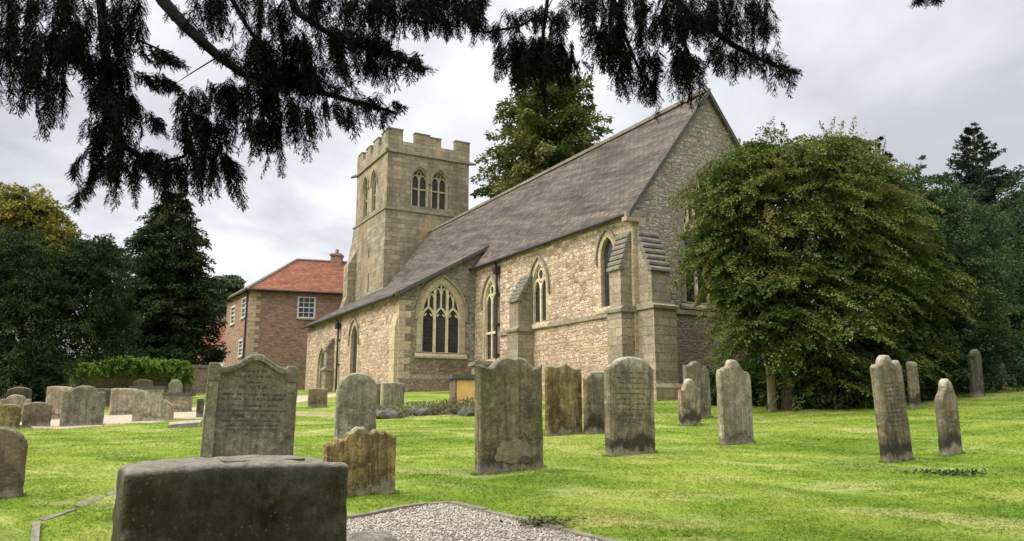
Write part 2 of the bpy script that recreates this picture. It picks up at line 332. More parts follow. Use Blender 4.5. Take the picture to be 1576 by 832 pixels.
def leafmat(name, *cols, trans=.25, rough=.55, spec=.25):
    g = NG(name, rough, spec)
    c = g.ramp(g.attr('tint'), *[(i / (len(cols) - 1), c) for i, c in enumerate(cols)])
    g.color(c)
    if trans:
        tr = g.n('ShaderNodeBsdfTranslucent'); g.link(c, tr.inputs[0]); ms = g.n('ShaderNodeMixShader'); ms.inputs[0].default_value = trans
        g.link(g.b.outputs[0], ms.inputs[1]); g.link(tr.outputs[0], ms.inputs[2]); g.link(ms.outputs[0], g.t.nodes['Material Output'].inputs[0])
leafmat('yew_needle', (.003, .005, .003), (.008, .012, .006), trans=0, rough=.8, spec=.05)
leafmat('hawthorn_leaf', (.035, .062, .016), (.085, .125, .028), (.155, .19, .045), (.26, .235, .065), spec=.12)
leafmat('holly_leaf', (.024, .050, .018), (.066, .108, .040), (.13, .17, .07), spec=.12)
leafmat('laurel_leaf', (.03, .055, .02), (.06, .10, .03), (.12, .16, .05))
leafmat('conifer_leaf', (.017, .034, .011), (.044, .070, .023), (.09, .125, .042), trans=.15, spec=.06)
leafmat('spruce_leaf', (.020, .036, .024), (.036, .058, .040), (.056, .08, .054), trans=.1, spec=.06)
leafmat('sequoia_leaf', (.055, .075, .02), (.14, .16, .045), (.24, .245, .08), trans=.25, spec=.1)
leafmat('maple_leaf', (.07, .10, .02), (.17, .18, .035), (.32, .27, .05), (.42, .34, .07))
leafmat('ivy_leaf', (.07, .14, .02), (.16, .26, .035), (.28, .36, .07))
leafmat('far_leaf', (.09, .12, .07), (.13, .16, .10), (.17, .19, .13))
leafmat('weed_leaf', (.07, .085, .03), (.14, .15, .06), (.26, .22, .11))

# ------------------------------------------------------------------ objects
def tag(o, label=None, cat=None, group=None, kind=None):
    if label: o['label'] = label
    if cat: o['category'] = cat
    if group: o['group'] = group
    if kind: o['kind'] = kind
    return o
def empty(name, loc, rz=0.0):
    o = bpy.data.objects.new(name, None); COL.objects.link(o); o.location = loc; o.rotation_euler = (0, 0, rz); o.empty_display_size = .3; return o
def place(o, parent=None):
    COL.objects.link(o)
    if parent: o.parent = parent
    return o
class MB:
    def __init__(s): s.v = []; s.f = []; s.mi = []
    def add(s, vs, fs, mi=0):
        b = len(s.v); s.v += [tuple(x) for x in vs]; s.f += [tuple(i + b for i in f) for f in fs]; s.mi += [mi] * len(fs); return s
    def box(s, x0, x1, y0, y1, z0, z1, mi=0, fn=None):
        vs = [(x, y, z) for z in (z0, z1) for y in (y0, y1) for x in (x0, x1)]
        if fn: vs = [fn(*p) for p in vs]
        return s.add(vs, [(0, 2, 3, 1), (4, 5, 7, 6), (0, 1, 5, 4), (1, 3, 7, 5), (3, 2, 6, 7), (2, 0, 4, 6)], mi)
    def prism(s, poly, axis_fn, d0, d1, mi=0):
        """poly (u,z) extruded between depths d0,d1 ; axis_fn(u,z,d)->3D"""
        n = len(poly)
        tri = tessellate_polygon([[Vector((a, b, 0)) for a, b in poly]])
        vs = [axis_fn(a, b, d0) for a, b in poly] + [axis_fn(a, b, d1) for a, b in poly]
        fs = [t for t in tri] + [tuple(i + n for i in reversed(t)) for t in tri] + [(i, (i + 1) % n, (i + 1) % n + n, i + n) for i in range(n)]
        return s.add(vs, fs, mi)
    def sheet(s, outer, holes, axis_fn, d, reveal=0, mi=0):
        polys = [[Vector((a, b, 0)) for a, b in p] for p in [outer] + holes]
        allp = [p for q in [outer] + holes for p in q]
        s.add([axis_fn(a, b, d) for a, b in allp], [t for t in tessellate_polygon(polys)], mi)
        if reveal:
            for h in holes:
                n = len(h); s.add([axis_fn(a, b, d) for a, b in h] + [axis_fn(a, b, d - reveal) for a, b in h],
                                  [(i, (i + 1) % n, (i + 1) % n + n, i + n) for i in range(n)], mi)
        return s
    def band(s, line, width, axis_fn, d0, d1, closed=False, mi=0):
        """a bar of given width following a 2D polyline, from depth d0 to d1"""
        P = np.array(line, float); n = len(P)
        T = np.zeros_like(P)
        for i in range(n):
            a = P[(i - 1) % n] if closed or i > 0 else P[i]; b = P[(i + 1) % n] if closed or i < n - 1 else P[i]
            t = b - a; T[i] = t / (np.linalg.norm(t) + 1e-9)
        Nn = np.stack([-T[:, 1], T[:, 0]], 1) * width / 2
        L, Rr = P + Nn, P - Nn
        vs = []
        for i in range(n):
            for (q, d) in ((L, d0), (Rr, d0), (Rr, d1), (L, d1)): vs.append(axis_fn(q[i][0], q[i][1], d))
        fs = []
        for i in range(n if closed else n - 1):
            a, b = 4 * i, 4 * ((i + 1) % n)
            for k in range(4): fs.append((a + k, a + (k + 1) % 4, b + (k + 1) % 4, b + k))
        if not closed: fs += [(0, 1, 2, 3), (4 * n - 1, 4 * n - 2, 4 * n - 3, 4 * n - 4)]
        return s.add(vs, fs, mi)
    def tube(s, pts, rad, seg=8, mi=0):
        pts = [Vector(p) for p in pts]; n = len(pts)
        if not hasattr(rad, '__len__'): rad = [rad] * n
        vs = []
        for i, p in enumerate(pts):
            t = (pts[min(i + 1, n - 1)] - pts[max(i - 1, 0)]).normalized()
            a = t.cross(Vector((0, 0, 1)) if abs(t.z) < .9 else Vector((1, 0, 0))).normalized(); b = t.cross(a)
            for k in range(seg):
                q = 2 * math.pi * k / seg; vs.append(p + (a * math.cos(q) + b * math.sin(q)) * rad[i])
        fs = [(i * seg + k, i * seg + (k + 1) % seg, (i + 1) * seg + (k + 1) % seg, (i + 1) * seg + k) for i in range(n - 1) for k in range(seg)]
        fs += [tuple(range(seg - 1, -1, -1)), tuple((n - 1) * seg + k for k in range(seg))]
        return s.add(vs, fs, mi)
    def build(s, name, mat, parent=None, smooth=False, fix=True):
        me = bpy.data.meshes.new(name); me.from_pydata(s.v, [], s.f); me.update()
        if fix:
            bm = bmesh.new(); bm.from_mesh(me); bmesh.ops.remove_doubles(bm, verts=bm.verts, dist=1e-5)
            bmesh.ops.recalc_face_normals(bm, faces=bm.faces); bm.to_mesh(me); bm.free()
        mats = mat if isinstance(mat, (list, tuple)) else [mat]
        for m in mats: me.materials.append(MATS[m])
        if not fix and len(mats) > 1: me.polygons.foreach_set('material_index', s.mi)
        uv = me.uv_layers.new(name='UVMap').data
        for p in me.polygons:
            n = p.normal; t = Vector((0, 0, 1)).cross(n)
            t = t.normalized() if t.length > .05 else Vector((1, 0, 0))
            b = n.cross(t)
            for li in p.loop_indices:
                co = me.vertices[me.loops[li].vertex_index].co; uv[li].uv = (co.dot(t), co.dot(b))
        if smooth: me.polygons.foreach_set('use_smooth', [True] * len(me.polygons))
        return place(bpy.data.objects.new(name, me), parent)
def fastmesh(name, V, F, mat, parent=None, tint=None):
    """numpy mesh, F (n,k) with one k; tint per face"""
    me = bpy.data.meshes.new(name); k = F.shape[1]
    me.vertices.add(len(V)); me.vertices.foreach_set('co', np.ascontiguousarray(V, np.float32).ravel())
    me.loops.add(F.size); me.loops.foreach_set('vertex_index', np.ascontiguousarray(F, np.int32).ravel())
    me.polygons.add(len(F)); me.polygons.foreach_set('loop_start', np.arange(0, F.size, k, dtype=np.int32))
    me.polygons.foreach_set('loop_total', np.full(len(F), k, np.int32))
    me.update(calc_edges=True)
    if tint is not None:
        a = me.attributes.new('tint', 'FLOAT', 'FACE'); a.data.foreach_set('value', np.clip(tint, 0, 1).astype(np.float32))
    me.materials.append(MATS[mat])
    return place(bpy.data.objects.new(name, me), parent)

# ------------------------------------------------------------------ ground, path
def axis(lo, hi, fine_lo, fine_hi, step, grow=1.18):
    a = list(np.arange(fine_lo, fine_hi, step)); s = step; x = fine_lo
    while x > lo: s *= grow; x -= s; a.insert(0, x)
    s = step; x = a[-1]
    while x < hi: s *= grow; x += s; a.append(x)
    return np.array(a)
xs = axis(-900, 900, -14, 14, .3); ys = axis(-120, 1500, 2, 26, .3)
X, Y = np.meshgrid(xs, ys); P = np.stack([X.ravel(), Y.ravel()], 1)
Z = gz_arr(P)
V = np.column_stack([P, Z]); nx = len(xs); ny = len(ys)
idx = np.arange(nx * ny).reshape(ny, nx)
F = np.stack([idx[:-1, :-1], idx[:-1, 1:], idx[1:, 1:], idx[1:, :-1]], -1).reshape(-1, 4)
gr = fastmesh('ground', V, F, 'lawn'); tag(gr, kind='structure'); gr.data.polygons.foreach_set('use_smooth', [True] * len(F))

def drape(name, line, width, lift, mat):
    """a strip that follows the ground along a world polyline"""
    L = [Vector((p[0], p[1], 0)) for p in line]; pts = []
    for a, b in zip(L, L[1:]):
        k = max(2, int((b - a).length / .5)); pts += [a.lerp(b, i / k) for i in range(k)]
    pts.append(L[-1]); Vv = []; n = 7
    for i, p in enumerate(pts):
        t = (pts[min(i + 1, len(pts) - 1)] - pts[max(i - 1, 0)]).normalized(); s_ = Vector((-t.y, t.x, 0))
        for k in range(n):
            q = p + s_ * (k / (n - 1) - .5) * width * (1 + .12 * math.sin(i * 1.3 + k))
            Vv.append((q.x, q.y, gz(q.x, q.y) + lift * (1 if 0 < k < n - 1 else -1)))
    Ff = [(i * n + k, i * n + k + 1, (i + 1) * n + k + 1, (i + 1) * n + k) for i in range(len(pts) - 1) for k in range(n - 1)]
    return MB().add(Vv, Ff).build(name, mat, smooth=True)
pl = [at(px, 640, Yd) for px, Yd in ((20, 21.5), (110, 22.5), (190, 23.5), (260, 25.5), (330, 29), (470, 36))]
tag(drape('path', pl, 6.5, .03, 'path_earth'), kind='structure')

be = [at(px, 632, Yd) for px, Yd in ((440, 23.5), (520, 22.3), (600, 21.2), (680, 21.0), (760, 21.6))]
tag(drape('bare_earth', be, 2.0, .02, 'rough_earth'), kind='structure')

# ------------------------------------------------------------------ church
church = empty('church', O, CROT)
tag(church, 'old stone parish church with square battlemented tower and steep slate roof', 'church')
def south(y0): return lambda u, z, d: Vector((u, y0 - d, z))          # d outward
def east(x0): return lambda u, z, d: Vector((x0 + d, u, z))
def arch(u0, u1, zs, za, n=9):
    a = (u1 - u0) / 2; r = za - zs; c = (u0 + u1) / 2
    if r >= a:
        Rr = (a * a + r * r) / (2 * a); t1 = math.acos((Rr - a) / Rr)
        left = [(u0 + Rr - Rr * math.cos(t1 * i / n), zs + Rr * math.sin(t1 * i / n)) for i in range(n + 1)]
    else:
        left = [(c - a * math.cos(math.pi / 2 * i / n), zs + r * math.sin(math.pi / 2 * i / n)) for i in range(n + 1)]
    return left + [(2 * c - x, z) for x, z in reversed(left[:-1])]
def opening(u0, u1, z0, zs, za): return [(u1, z0)] + [(u0, z0)] + arch(u0, u1, zs, za)
def window(fn, u0, u1, z0, zs, za, lights=1, ring=.2, stonem='cream_ashlar', trac='tracery_stone', glassm='leaded_glass', hood=True, sill=True, transom=None, name='window', depth=.17, label=None, pw=.1):
    op = opening(u0, u1, z0, zs, za)
    big = [(u1 + ring, z0)] + [(u0 - ring, z0)] + arch(u0 - ring, u1 + ring, zs, za + ring * 1.25)
    m = MB(); n = len(op)                                             # dressed surround, proud of the rubble, with its reveal
    k0 = 1
    seq = list(range(1, n)) + [0]
    vs = [fn(*op[i], .012) for i in seq] + [fn(*big[i], .012) for i in seq] + [fn(*op[i], -depth) for i in seq] + [fn(*big[i], -.02) for i in seq]
    for i in range(n - 1): pass
    fs = []
    for i in range(n - 1): fs += [(i, i + 1, n + i + 1, n + i), (i, 2 * n + i, 2 * n + i + 1, i + 1), (n + i, n + i + 1, 3 * n + i + 1, 3 * n + i)]
    fs.append((n - 1, 0, 2 * n, 3 * n - 1))
    m.add(vs, fs)
    wob = m.build(name, stonem, church)
    if label: wob['label'] = label
    if glassm: MB().sheet(op, [], fn, -depth + .02).build('glass', glassm, wob)
    if lights:
        t = MB(); d0, d1 = -depth + .03, -depth + .11
        if lights > 1: t.band(op, .07, fn, d0, d1 + .02, closed=True)
        W_ = (u1 - u0) / lights
        def ztop(u):
            pts = arch(u0, u1, zs, za, 14)
            return np.interp(u, [p[0] for p in pts], [p[1] for p in pts])
        if lights == 2:
            t.band([((u0 + u1) / 2, z0), ((u0 + u1) / 2, zs + (za - zs) * .25)], pw, fn, d0, d1)
            for k in (0, 1):
                a = u0 + k * W_; t.band(arch(a + .03, a + W_ - .03, zs - .05, zs + (za - zs) * .42), .075, fn, d0, d1 - .01)
            c = (u0 + u1) / 2; rr = (za - zs) * .24; zc = zs + (za - zs) * .58
            t.band([(c + rr * .8 * math.cos(q), zc + rr * math.sin(q)) for q in np.linspace(0, 2 * math.pi, 9)[:-1]], .07, fn, d0, d1 - .02, closed=True)
        elif lights >= 3:
            zh = zs - .05
            for k in range(1, lights):
                u = u0 + k * W_; t.band([(u, z0), (u, ztop(u) - .02)], pw, fn, d0, d1)
            for k in range(lights):
                a = u0 + k * W_; t.band(arch(a + .02, a + W_ - .02, zh - .12, zh + W_ * .62), .085, fn, d0, d1 - .01)
                for sg in (-1, 1):                                    # cusps
                    cu = a + W_ / 2 + sg * W_ * .30; t.band([(cu, zh - .02), (cu - sg * W_ * .14, zh + W_ * .14)], .06, fn, d0, d1 - .03)
                cu = a + W_ / 2; t.band([(cu, zh + W_ * .6), (cu, ztop(cu) - .02)], .075, fn, d0, d1 - .015)
            for k in range(2 * lights):
                a = u0 + k * W_ / 2; zt = min(ztop(a + W_ * .1), ztop(a + W_ * .4)) - .18
                if zt > zh + .35: t.band(arch(a + .04, a + W_ / 2 - .04, zt - .12, zt + .14), .05, fn, d0, d1 - .025)
        if transom: t.band([(u0, transom), (u1, transom)], .1, fn, d0, d1 - .005)
        if t.v: t.build('tracery', trac, wob)
    if hood:
        h = arch(u0 - ring - .05, u1 + ring + .05, zs, za + ring * 1.25 + .07); h = [(h[0][0], zs - .25)] + h + [(h[-1][0], zs - .25)]
        MB().band(h, .1, fn, -.02, .09).build('hood_mould', 'string_stone', wob)
    if sill:
        MB().prism([(-.02, -.02), (.11, -.16), (.11, -.24), (-.02, -.24)], lambda a, b, d: fn(d, z0 + b, a), u0 - ring - .08, u1 + ring + .08).build('sill', stonem, wob)
    return op
W1 = window(south(0), -1.80, -1.02, 3.1, 4.85, 5.5, 1, .17, label='plain lancet window')
W2 = window(south(0), -6.5, -5.45, 2.98, 4.3, 5.3, 2, .2)
W3 = window(south(0), -10.7, -9.6, 1.75, 4.25, 5.2, 2, .2, transom=2.9)
W4 = window(east(-11.66), -2.6, -.78, 2.05, 3.75, 5.15, 3, .26, label='broad three light traceried window', pw=.12)
W5 = window(east(0), 2.22, 4.94, 3.2, 5.75, 8.1, 5, .22, label='tall east window half hidden by the hawthorn', stonem='buttress_ashlar')
W6 = window(south(-3.7), -18.6, -17.5, .95, 3.0, 3.8, 1, .2)
# wall shells
cs = MB().sheet([(-11.66, -1.5), (0, -1.5), (0, 6.2), (-11.66, 6.2)], [W1, W2, W3], south(0), 0)
cs.build('chancel_wall', 'warm_rubble', church)
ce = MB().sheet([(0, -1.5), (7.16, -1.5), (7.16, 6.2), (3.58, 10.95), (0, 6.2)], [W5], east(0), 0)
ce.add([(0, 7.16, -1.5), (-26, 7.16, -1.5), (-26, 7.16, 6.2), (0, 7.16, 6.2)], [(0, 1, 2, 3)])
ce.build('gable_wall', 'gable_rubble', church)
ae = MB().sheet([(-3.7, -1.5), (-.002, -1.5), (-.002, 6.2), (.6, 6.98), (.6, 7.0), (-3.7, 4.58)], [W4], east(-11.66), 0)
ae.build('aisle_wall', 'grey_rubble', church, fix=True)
door_op = opening(-25.0, -23.3, -.2, 1.9, 3.0)
aw = MB().sheet([(-27.7, -1.5), (-11.66, -1.5), (-11.66, 4.55), (-27.7, 4.55)], [W6, door_op], south(-3.7), 0, 0)
aw.add([(-27.7, -3.7, -1.5), (-27.7, .6, -1.5), (-27.7, .6, 7.0), (-27.7, -3.7, 4.55)], [(0, 1, 2, 3)])
aw.build('aisle_wall', 'warm_rubble', church)
# doorway: two moulded orders and a plank door
dw = MB(); fn = south(-3.7)
for i, (g0, d0, d1) in enumerate(((.30, -.02, .05), (.14, -.15, .03), (.03, -.3, -.1))):
    dw.band([(-25.0 - g0 + .1, -.2)] + arch(-25.0 - g0 + .1, -23.3 + g0 - .1, 1.9, 3.0 + g0) + [(-23.3 + g0 - .1, -.2)], .2, fn, d0, d1)
dwo = dw.build('doorway', 'cream_ashlar', church)
MB().sheet([(-25, -.3), (-23.3, -.3), (-23.3, 3.1), (-25, 3.1)], [], fn, -.32).build('door', 'dark_wood', dwo)
# quoins at the corners
def quoins(corner, du, dn, z0, z1, mat, hgt=.32):
    m = MB(); z = z0; k = 0; x, y = corner
    while z < z1:
        h_ = hgt * random.uniform(.85, 1.15); a, b = ((.55, .28) if k % 2 else (.28, .55)); a *= random.uniform(.85, 1.1)
        zt = min(z + h_ - .012, z1)
        x0, x1 = sorted((x - du * .01 * -1, x - du * a)); x0, x1 = sorted((x + du * .012, x - du * a)); y0, y1 = sorted((y + dn * .012, y - dn * b))
        m.box(x0, x1, y0, y1, z, zt); z += h_; k += 1
    return m.build('quoins', mat, church)
quoins((0, 0), 1, -1, -.6, 6.15, 'cream_ashlar')
quoins((-11.66, -3.7), 1, -1, -.4, 4.3, 'cream_ashlar')
quoins((-27.7, -3.7), -1, -1, -.4, 4.3, 'cream_ashlar')
# roofs
def slope(xs0, xs1, ya, za, yb, zb, th=.1):
    n = Vector((0, -(zb - za), (yb - ya))).normalized()
    if n.z < 0: n = -n
    v = [Vector((x, y, z)) + n * t for t in (0, -th) for (x, y, z) in ((xs1, ya, za), (xs0, ya, za), (xs0, yb, zb), (xs1, yb, zb))]
    return v, [(0, 1, 2, 3), (7, 6, 5, 4), (0, 3, 7, 4), (1, 5, 6, 2), (0, 4, 5, 1), (3, 2, 6, 7)]
RZ, RY = 11.05, 3.58; SL = (RZ - 6.02) / (RY + .22)
def zr(y): return 6.02 + SL * (y + .22)
def aisle_z(y): return zr(.62) + (y - .62) * .56
def roof(name, parts):
    m = MB()
    for p in parts: m.add(*slope(*p))
    return m.build(name, 'stone_slate', church, fix=False)
roof('chancel_roof', [(-11.75, .1, -.22, zr(-.22), RY, RZ), (-11.75, .1, 7.38, zr(-.22), RY, RZ)])
roof('nave_roof', [(-26, -11.752, .60, zr(.6) + .012, RY, RZ + .012), (-26, -11.752, 7.38, zr(-.22), RY, RZ + .012)])
roof('aisle_roof', [(-27.9, -11.5, -3.98, aisle_z(-3.98), .68, aisle_z(.68))])
MB().box(-26, .12, RY - .11, RY + .11, RZ - .04, RZ + .1).build('ridge', 'weathered_cap', church)
vg = MB()
for sg in (-1, 1):
    ye = RY + sg * (RY + .22)
    vg.add([(x, y, z) for x in (.1, .16) for (y, z) in ((ye, zr(-.22) + .03), (RY, RZ + .05), (RY, RZ - .16), (ye, zr(-.22) - .18))],
           [(0, 1, 2, 3), (7, 6, 5, 4), (0, 4, 5, 1), (1, 5, 6, 2), (2, 6, 7, 3), (3, 7, 4, 0)])
vg.build('verge', 'dark_slab', church)
MB().box(-.12, .14, -.34, .25, 5.72, 6.03).build('kneeler', 'buttress_ashlar', church)
av = MB(); av.add([(x, y, z) for x in (-11.5, -11.42) for (y, z) in ((-3.98, aisle_z(-3.98) + .02), (.6, aisle_z(.6) + .03), (.6, aisle_z(.6) - .14), (-3.98, aisle_z(-3.98) - .15))],
                  [(0, 1, 2, 3), (7, 6, 5, 4), (0, 4, 5, 1), (1, 5, 6, 2), (2, 6, 7, 3), (3, 7, 4, 0)])
av.build('verge', 'dark_slab', church)
MB().tube([(-11.7, -.30, 5.93), (.0, -.30, 5.93)], .07, 8).build('gutter', 'black_iron', church)
MB().tube([(-27.9, -4.02, aisle_z(-3.98) - .1), (-11.5, -4.02, aisle_z(-3.98) - .1)], .075, 8).build('gutter', 'black_iron', church)
def downpipe(x, y, z1, hop=True):
    m = MB().tube([(x, y - .22, z1), (x, y - .12, z1 - .25), (x, y - .12, -.4)], .055, 8)
    for z in np.arange(.6, z1 - .6, 1.3): m.box(x - .1, x + .1, y - .14, y + .02, z - .04, z + .04)
    if hop: m.box(x - .14, x + .14, y - .26, y - .02, z1 - .55, z1 - .25)
    m.build('downpipe', 'black_iron', church)
downpipe(-9.35, 0, 5.95); downpipe(-20.6, -3.7, 4.35)
# string course on the chancel
def string(name, segs, mat='string_stone'):
    m = MB()
    for (x0, x1, y0, y1, z) in segs: m.box(x0, x1, y0, y1, z - .07, z + .07)
    m.build(name, mat, church)
string('string_course', [(-9.2, -7.35, -.09, .0, 2.75), (-6.35, -.72, -.09, 0, 2.78), (0, .09, 1.05, 7.16, 2.85)])
# buttresses: body, stepped weathering of slabs, string round the body
def buttress(fn, u0, u1, p_low, p_up, z_str, z_w0, z_w1, base=-.8, n=7, name='buttress', plinth=False, stepped=True, inset=.08):
    m = MB()
    m.prism([(-.02, base), (p_low, base), (p_low, z_str), (-.02, z_str)], lambda a, b, d: fn(d, b, a), u0, u1)
    m.prism([(-.02, z_str), (p_up, z_str), (p_up, z_w0), (.02, z_w1), (-.02, z_w1)], lambda a, b, d: fn(d, b, a), u0 + inset, u1 - inset)
    b = m.build(name, 'buttress_ashlar', church)
    c = MB(); 
    for k in range(n):
        t0, t1 = k / n, (k + 1) / n
        pa, za = p_up * (1 - t0) + .05, z_w0 + (z_w1 - z_w0) * t0; pb = p_up * (1 - t1) - .04
        c.prism([(max(pb, -.01), za), (pa + .03, za - .03), (pa + .03, za + .05), (max(pb, -.01), za + (z_w1 - z_w0) / n + .02)], lambda a, b_, d: fn(d, b_, a), u0 + inset - .05, u1 - inset + .05)
    c.build('weathering', 'weathered_cap', b)
    s_ = MB(); s_.prism([(0, z_str - .09), (p_low + .07, z_str - .09), (p_low + .09, z_str), (p_up, z_str + .1), (0, z_str + .1)], lambda a, b_, d: fn(d, b_, a), u0 - .07, u1 + .07)
    s_.build('string_course', 'string_stone', b)
    if plinth: MB().prism([(0, base), (p_low + .14, base), (p_low + .14, plinth), (p_low, plinth + .12), (0, plinth + .12)], lambda a, b_, d: fn(d, b_, a), u0 - .12, u1 + .12).build('plinth', 'buttress_ashlar', b)
    return b
buttress(south(0), -.80, -.03, .52, .46, 2.82, 4.15, 5.45, plinth=.3)
buttress(east(0), .1, 1.02, .82, .66, 2.88, 4.05, 5.5, plinth=.32)
buttress(south(0), -7.3, -6.42, .72, .66, 2.72, 3.85, 5.0)
buttress(south(-3.7), -22.3, -21.6, .45, .4, 1.7, 2.7, 3.4, n=4)
m = MB(); m.box(-12.35, -11.72, -3.86, -3.70, -1, 3.1); m.prism([(0, 3.1), (.16, 3.1), (.0, 3.75)], lambda a, b, d: Vector((d, -3.7 - a, b)), -12.35, -11.72)
m.build('buttress', 'cream_ashlar', church)
MB().prism([(-.02, -.8), (.16, -.8), (.16, .9), (-.02, 1.12)], lambda a, b, d: Vector((-11.66 + a, d, b)), -3.7, -.02).build('plinth', 'grey_rubble', church)

# tower
tx0, tx1, ty0, ty1 = -32.6, -26.0, .55, 6.45
B1 = window(east(tx1), 2.3, 3.36, 12.75, 14.6, 15.35, 2, .07, 'belfry_stone', 'belfry_stone', 'louvre_slate', transom=13.95, name='belfry_window', sill=False, depth=.25, pw=.12)
B2 = window(east(tx1), 3.72, 4.78, 12.75, 14.6, 15.35, 2, .07, 'belfry_stone', 'belfry_stone', 'louvre_slate', transom=13.95, name='belfry_window', sill=False, depth=.25, pw=.12)
B3 = window(south(ty0), -30.9, -29.9, 12.75, 14.8, 15.55, 2, .07, 'belfry_stone', 'belfry_stone', 'louvre_slate', transom=13.95, name='belfry_window', sill=False, depth=.25, pw=.12)
B4 = window(south(ty0), -29.1, -28.1, 12.75, 14.8, 15.55, 2, .07, 'belfry_stone', 'belfry_stone', 'louvre_slate', transom=13.95, name='belfry_window', sill=False, depth=.25, pw=.12)
t = MB()
t.sheet([(ty0, 12.4), (ty1, 12.4), (ty1, 16.25), (ty0, 16.25)], [B1, B2], east(tx1), 0)
t.sheet([(tx0, 12.4), (tx1, 12.4), (tx1, 16.25), (tx0, 16.25)], [B3, B4], south(ty0), 0)
t.add([(tx0, ty0, 12.4), (tx0, ty1, 12.4), (tx0, ty1, 16.25), (tx0, ty0, 16.25)], [(0, 1, 2, 3)])
t.add([(tx0, ty1, 12.4), (tx1, ty1, 12.4), (tx1, ty1, 16.25), (tx0, ty1, 16.25)], [(0, 1, 2, 3)])
o_ = .1
t.box(tx0 - o_, tx1 + o_, ty0 - o_, ty1 + o_, -1.5, 12.3)
t.box(tx0 + .3, tx1 - .3, ty0 + .45, ty1 - .3, 16.2, 16.7)
tower = t.build('tower', 'tower_ashlar', church)
def ringcourse(name, z, p, h, parent):
    m = MB(); m.box(tx0 - p, tx1 + p, ty0 - p, ty0 + .004, z, z + h); m.box(tx0 - p, tx1 + p, ty1, ty1 + p, z, z + h)
    m.box(tx1, tx1 + p, ty0 + .004, ty1, z, z + h); m.box(tx0 - p, tx0, ty0 + .004, ty1, z, z + h)
    m.build(name, 'string_stone', parent)
ringcourse('string_course', 12.28, .17, .14, tower); ringcourse('string_course', 16.2, .13, .16, tower)
pm = MB()
def par(u0, u1, z0, z1, side):
    if side == 'e': pm.box(tx1 - .3, tx1 + .03, u0, u1, z0, z1)
    if side == 'w': pm.box(tx0 - .03, tx0 + .3, u0, u1, z0, z1)
    if side == 's': pm.box(u0, u1, ty0 - .03, ty0 + .3, z0, z1)
    if side == 'n': pm.box(u0, u1, ty1 - .3, ty1 + .03, z0, z1)
PZ = 16.36
par(ty0 - .03, ty1 + .03, PZ, 17.05, 'e'); par(ty0 - .03, ty1 + .03, PZ, 17.0, 'w'); par(tx0 + .3, tx1 - .3, PZ, 17.05, 's'); par(tx0 + .3, tx1 - .3, PZ, 17.0, 'n')
for a, b, z in ((ty0 - .03, 1.55, 17.78), (2.4, 3.5, 17.74), (3.5, 4.32, 17.62), (5.38, ty1 + .03, 17.72)): par(a, b, 17.05, z, 'e'); par(a, b, 17.0, z - .05, 'w')
for a, b, z in ((tx0 + .3, -31.4, 17.7), (-30.6, -29.6, 17.65), (-29.0, -27.9, 17.72), (-27.3, tx1 - .3, 17.72)): par(a, b, 17.05, z, 's'); par(a, b, 17.0, z - .03, 'n')
pm.build('parapet', 'tower_ashlar', tower)
def cope_piece(*a): MB().box(*a).build('coping', 'weathered_cap', tower)
for a, b, z in ((ty0 - .06, 1.58, 17.78), (2.37, 3.5, 17.74), (3.5, 4.35, 17.62), (5.35, ty1 + .06, 17.72)): cope_piece(tx1 - .33, tx1 + .07, a, b, z, z + .08)
for a, b, z in ((tx0 + .3, -31.37, 17.7), (-30.63, -29.57, 17.65), (-29.03, -27.87, 17.72), (-27.33, tx1 - .34, 17.72)): cope_piece(a, b, ty0 - .07, ty0 + .33, z, z + .08)
for (a, b) in (((tx1 + .03, ty1, 16.25), (tx1 + .3, ty1 + .4, 16.2)), ((tx0, ty0 - .05, 16.3), (tx0 - .35, ty0 - .35, 16.22)), ((tx1 + .1, ty0 - .05, 16.3), (tx1 + .3, ty0 - .25, 16.25))):
    MB().tube([a, b], [.13, .08], 6).build('gargoyle', 'weathered_cap', tower)
for x, z0, z1 in ((-29.0, 9.6, 10.2), (-28.9, 7.2, 8.5)):
    MB().box(x - .09, x + .09, ty0 - .104, ty0 - .09, z0, z1).build('slit_window', 'louvre_slate', tower)
m = MB(); m.prism([(0, -1.5), (1.5, -1.5), (1.5, 6.5), (1.15, 7.6), (1.15, 10.0), (.6, 11.0), (.35, 11.2), (0, 12.2)], lambda a, b, d: Vector((tx0 - .1 - a, d, b)), ty0 - .1, ty0 + 1.1)
m.build('buttress', 'tower_ashlar', tower)
m = MB(); m.prism([(0, -1.5), (.9, -1.5), (.9, 6.2), (.6, 7.2), (.6, 9.4), (.0, 10.6)], lambda a, b, d: Vector((d, ty0 - .1 - a, b)), tx0 - .1, tx0 + .9)
m.build('buttress', 'tower_ashlar', tower)

# ------------------------------------------------------------------ brick house, cottage
def quadwall(m, a, b, z0, z1, holes=()):
    a, b = Vector(a), Vector(b); t = (b - a); L = t.length; t.normalize(); n = Vector((t.y, -t.x, 0))
    fnn = lambda u, z, d: Vector((a.x, a.y, 0)) + t * u + n * d + Vector((0, 0, z))
    hs = [[(h[0], h[2]), (h[1], h[2]), (h[1], h[3]), (h[0], h[3])] for h in holes]
    m.sheet([(0, z0), (L, z0), (L, z1), (0, z1)], hs, fnn, 0, .15); return fnn, L
A = at(386, 446, 56); B = at(350, 464, 62.3); C_ = at(566, 455, 58.8); D_ = C_ + (B - A)
EZ = A.z; hb = gz(A.x, A.y) - 1
house = empty('brick_house', (A.x, A.y, hb + 1)); hw = Vector((A.x, A.y, hb + 1))
tag(house, 'two storey red brick house with hipped red tile roof behind the church tower', 'house')
def loc(v): return Vector(v) - hw
a2, b2, c2, d2 = [Vector((*loc(q).xy, 0)) for q in (A, B, C_, D_)]
ez = EZ - hw.z
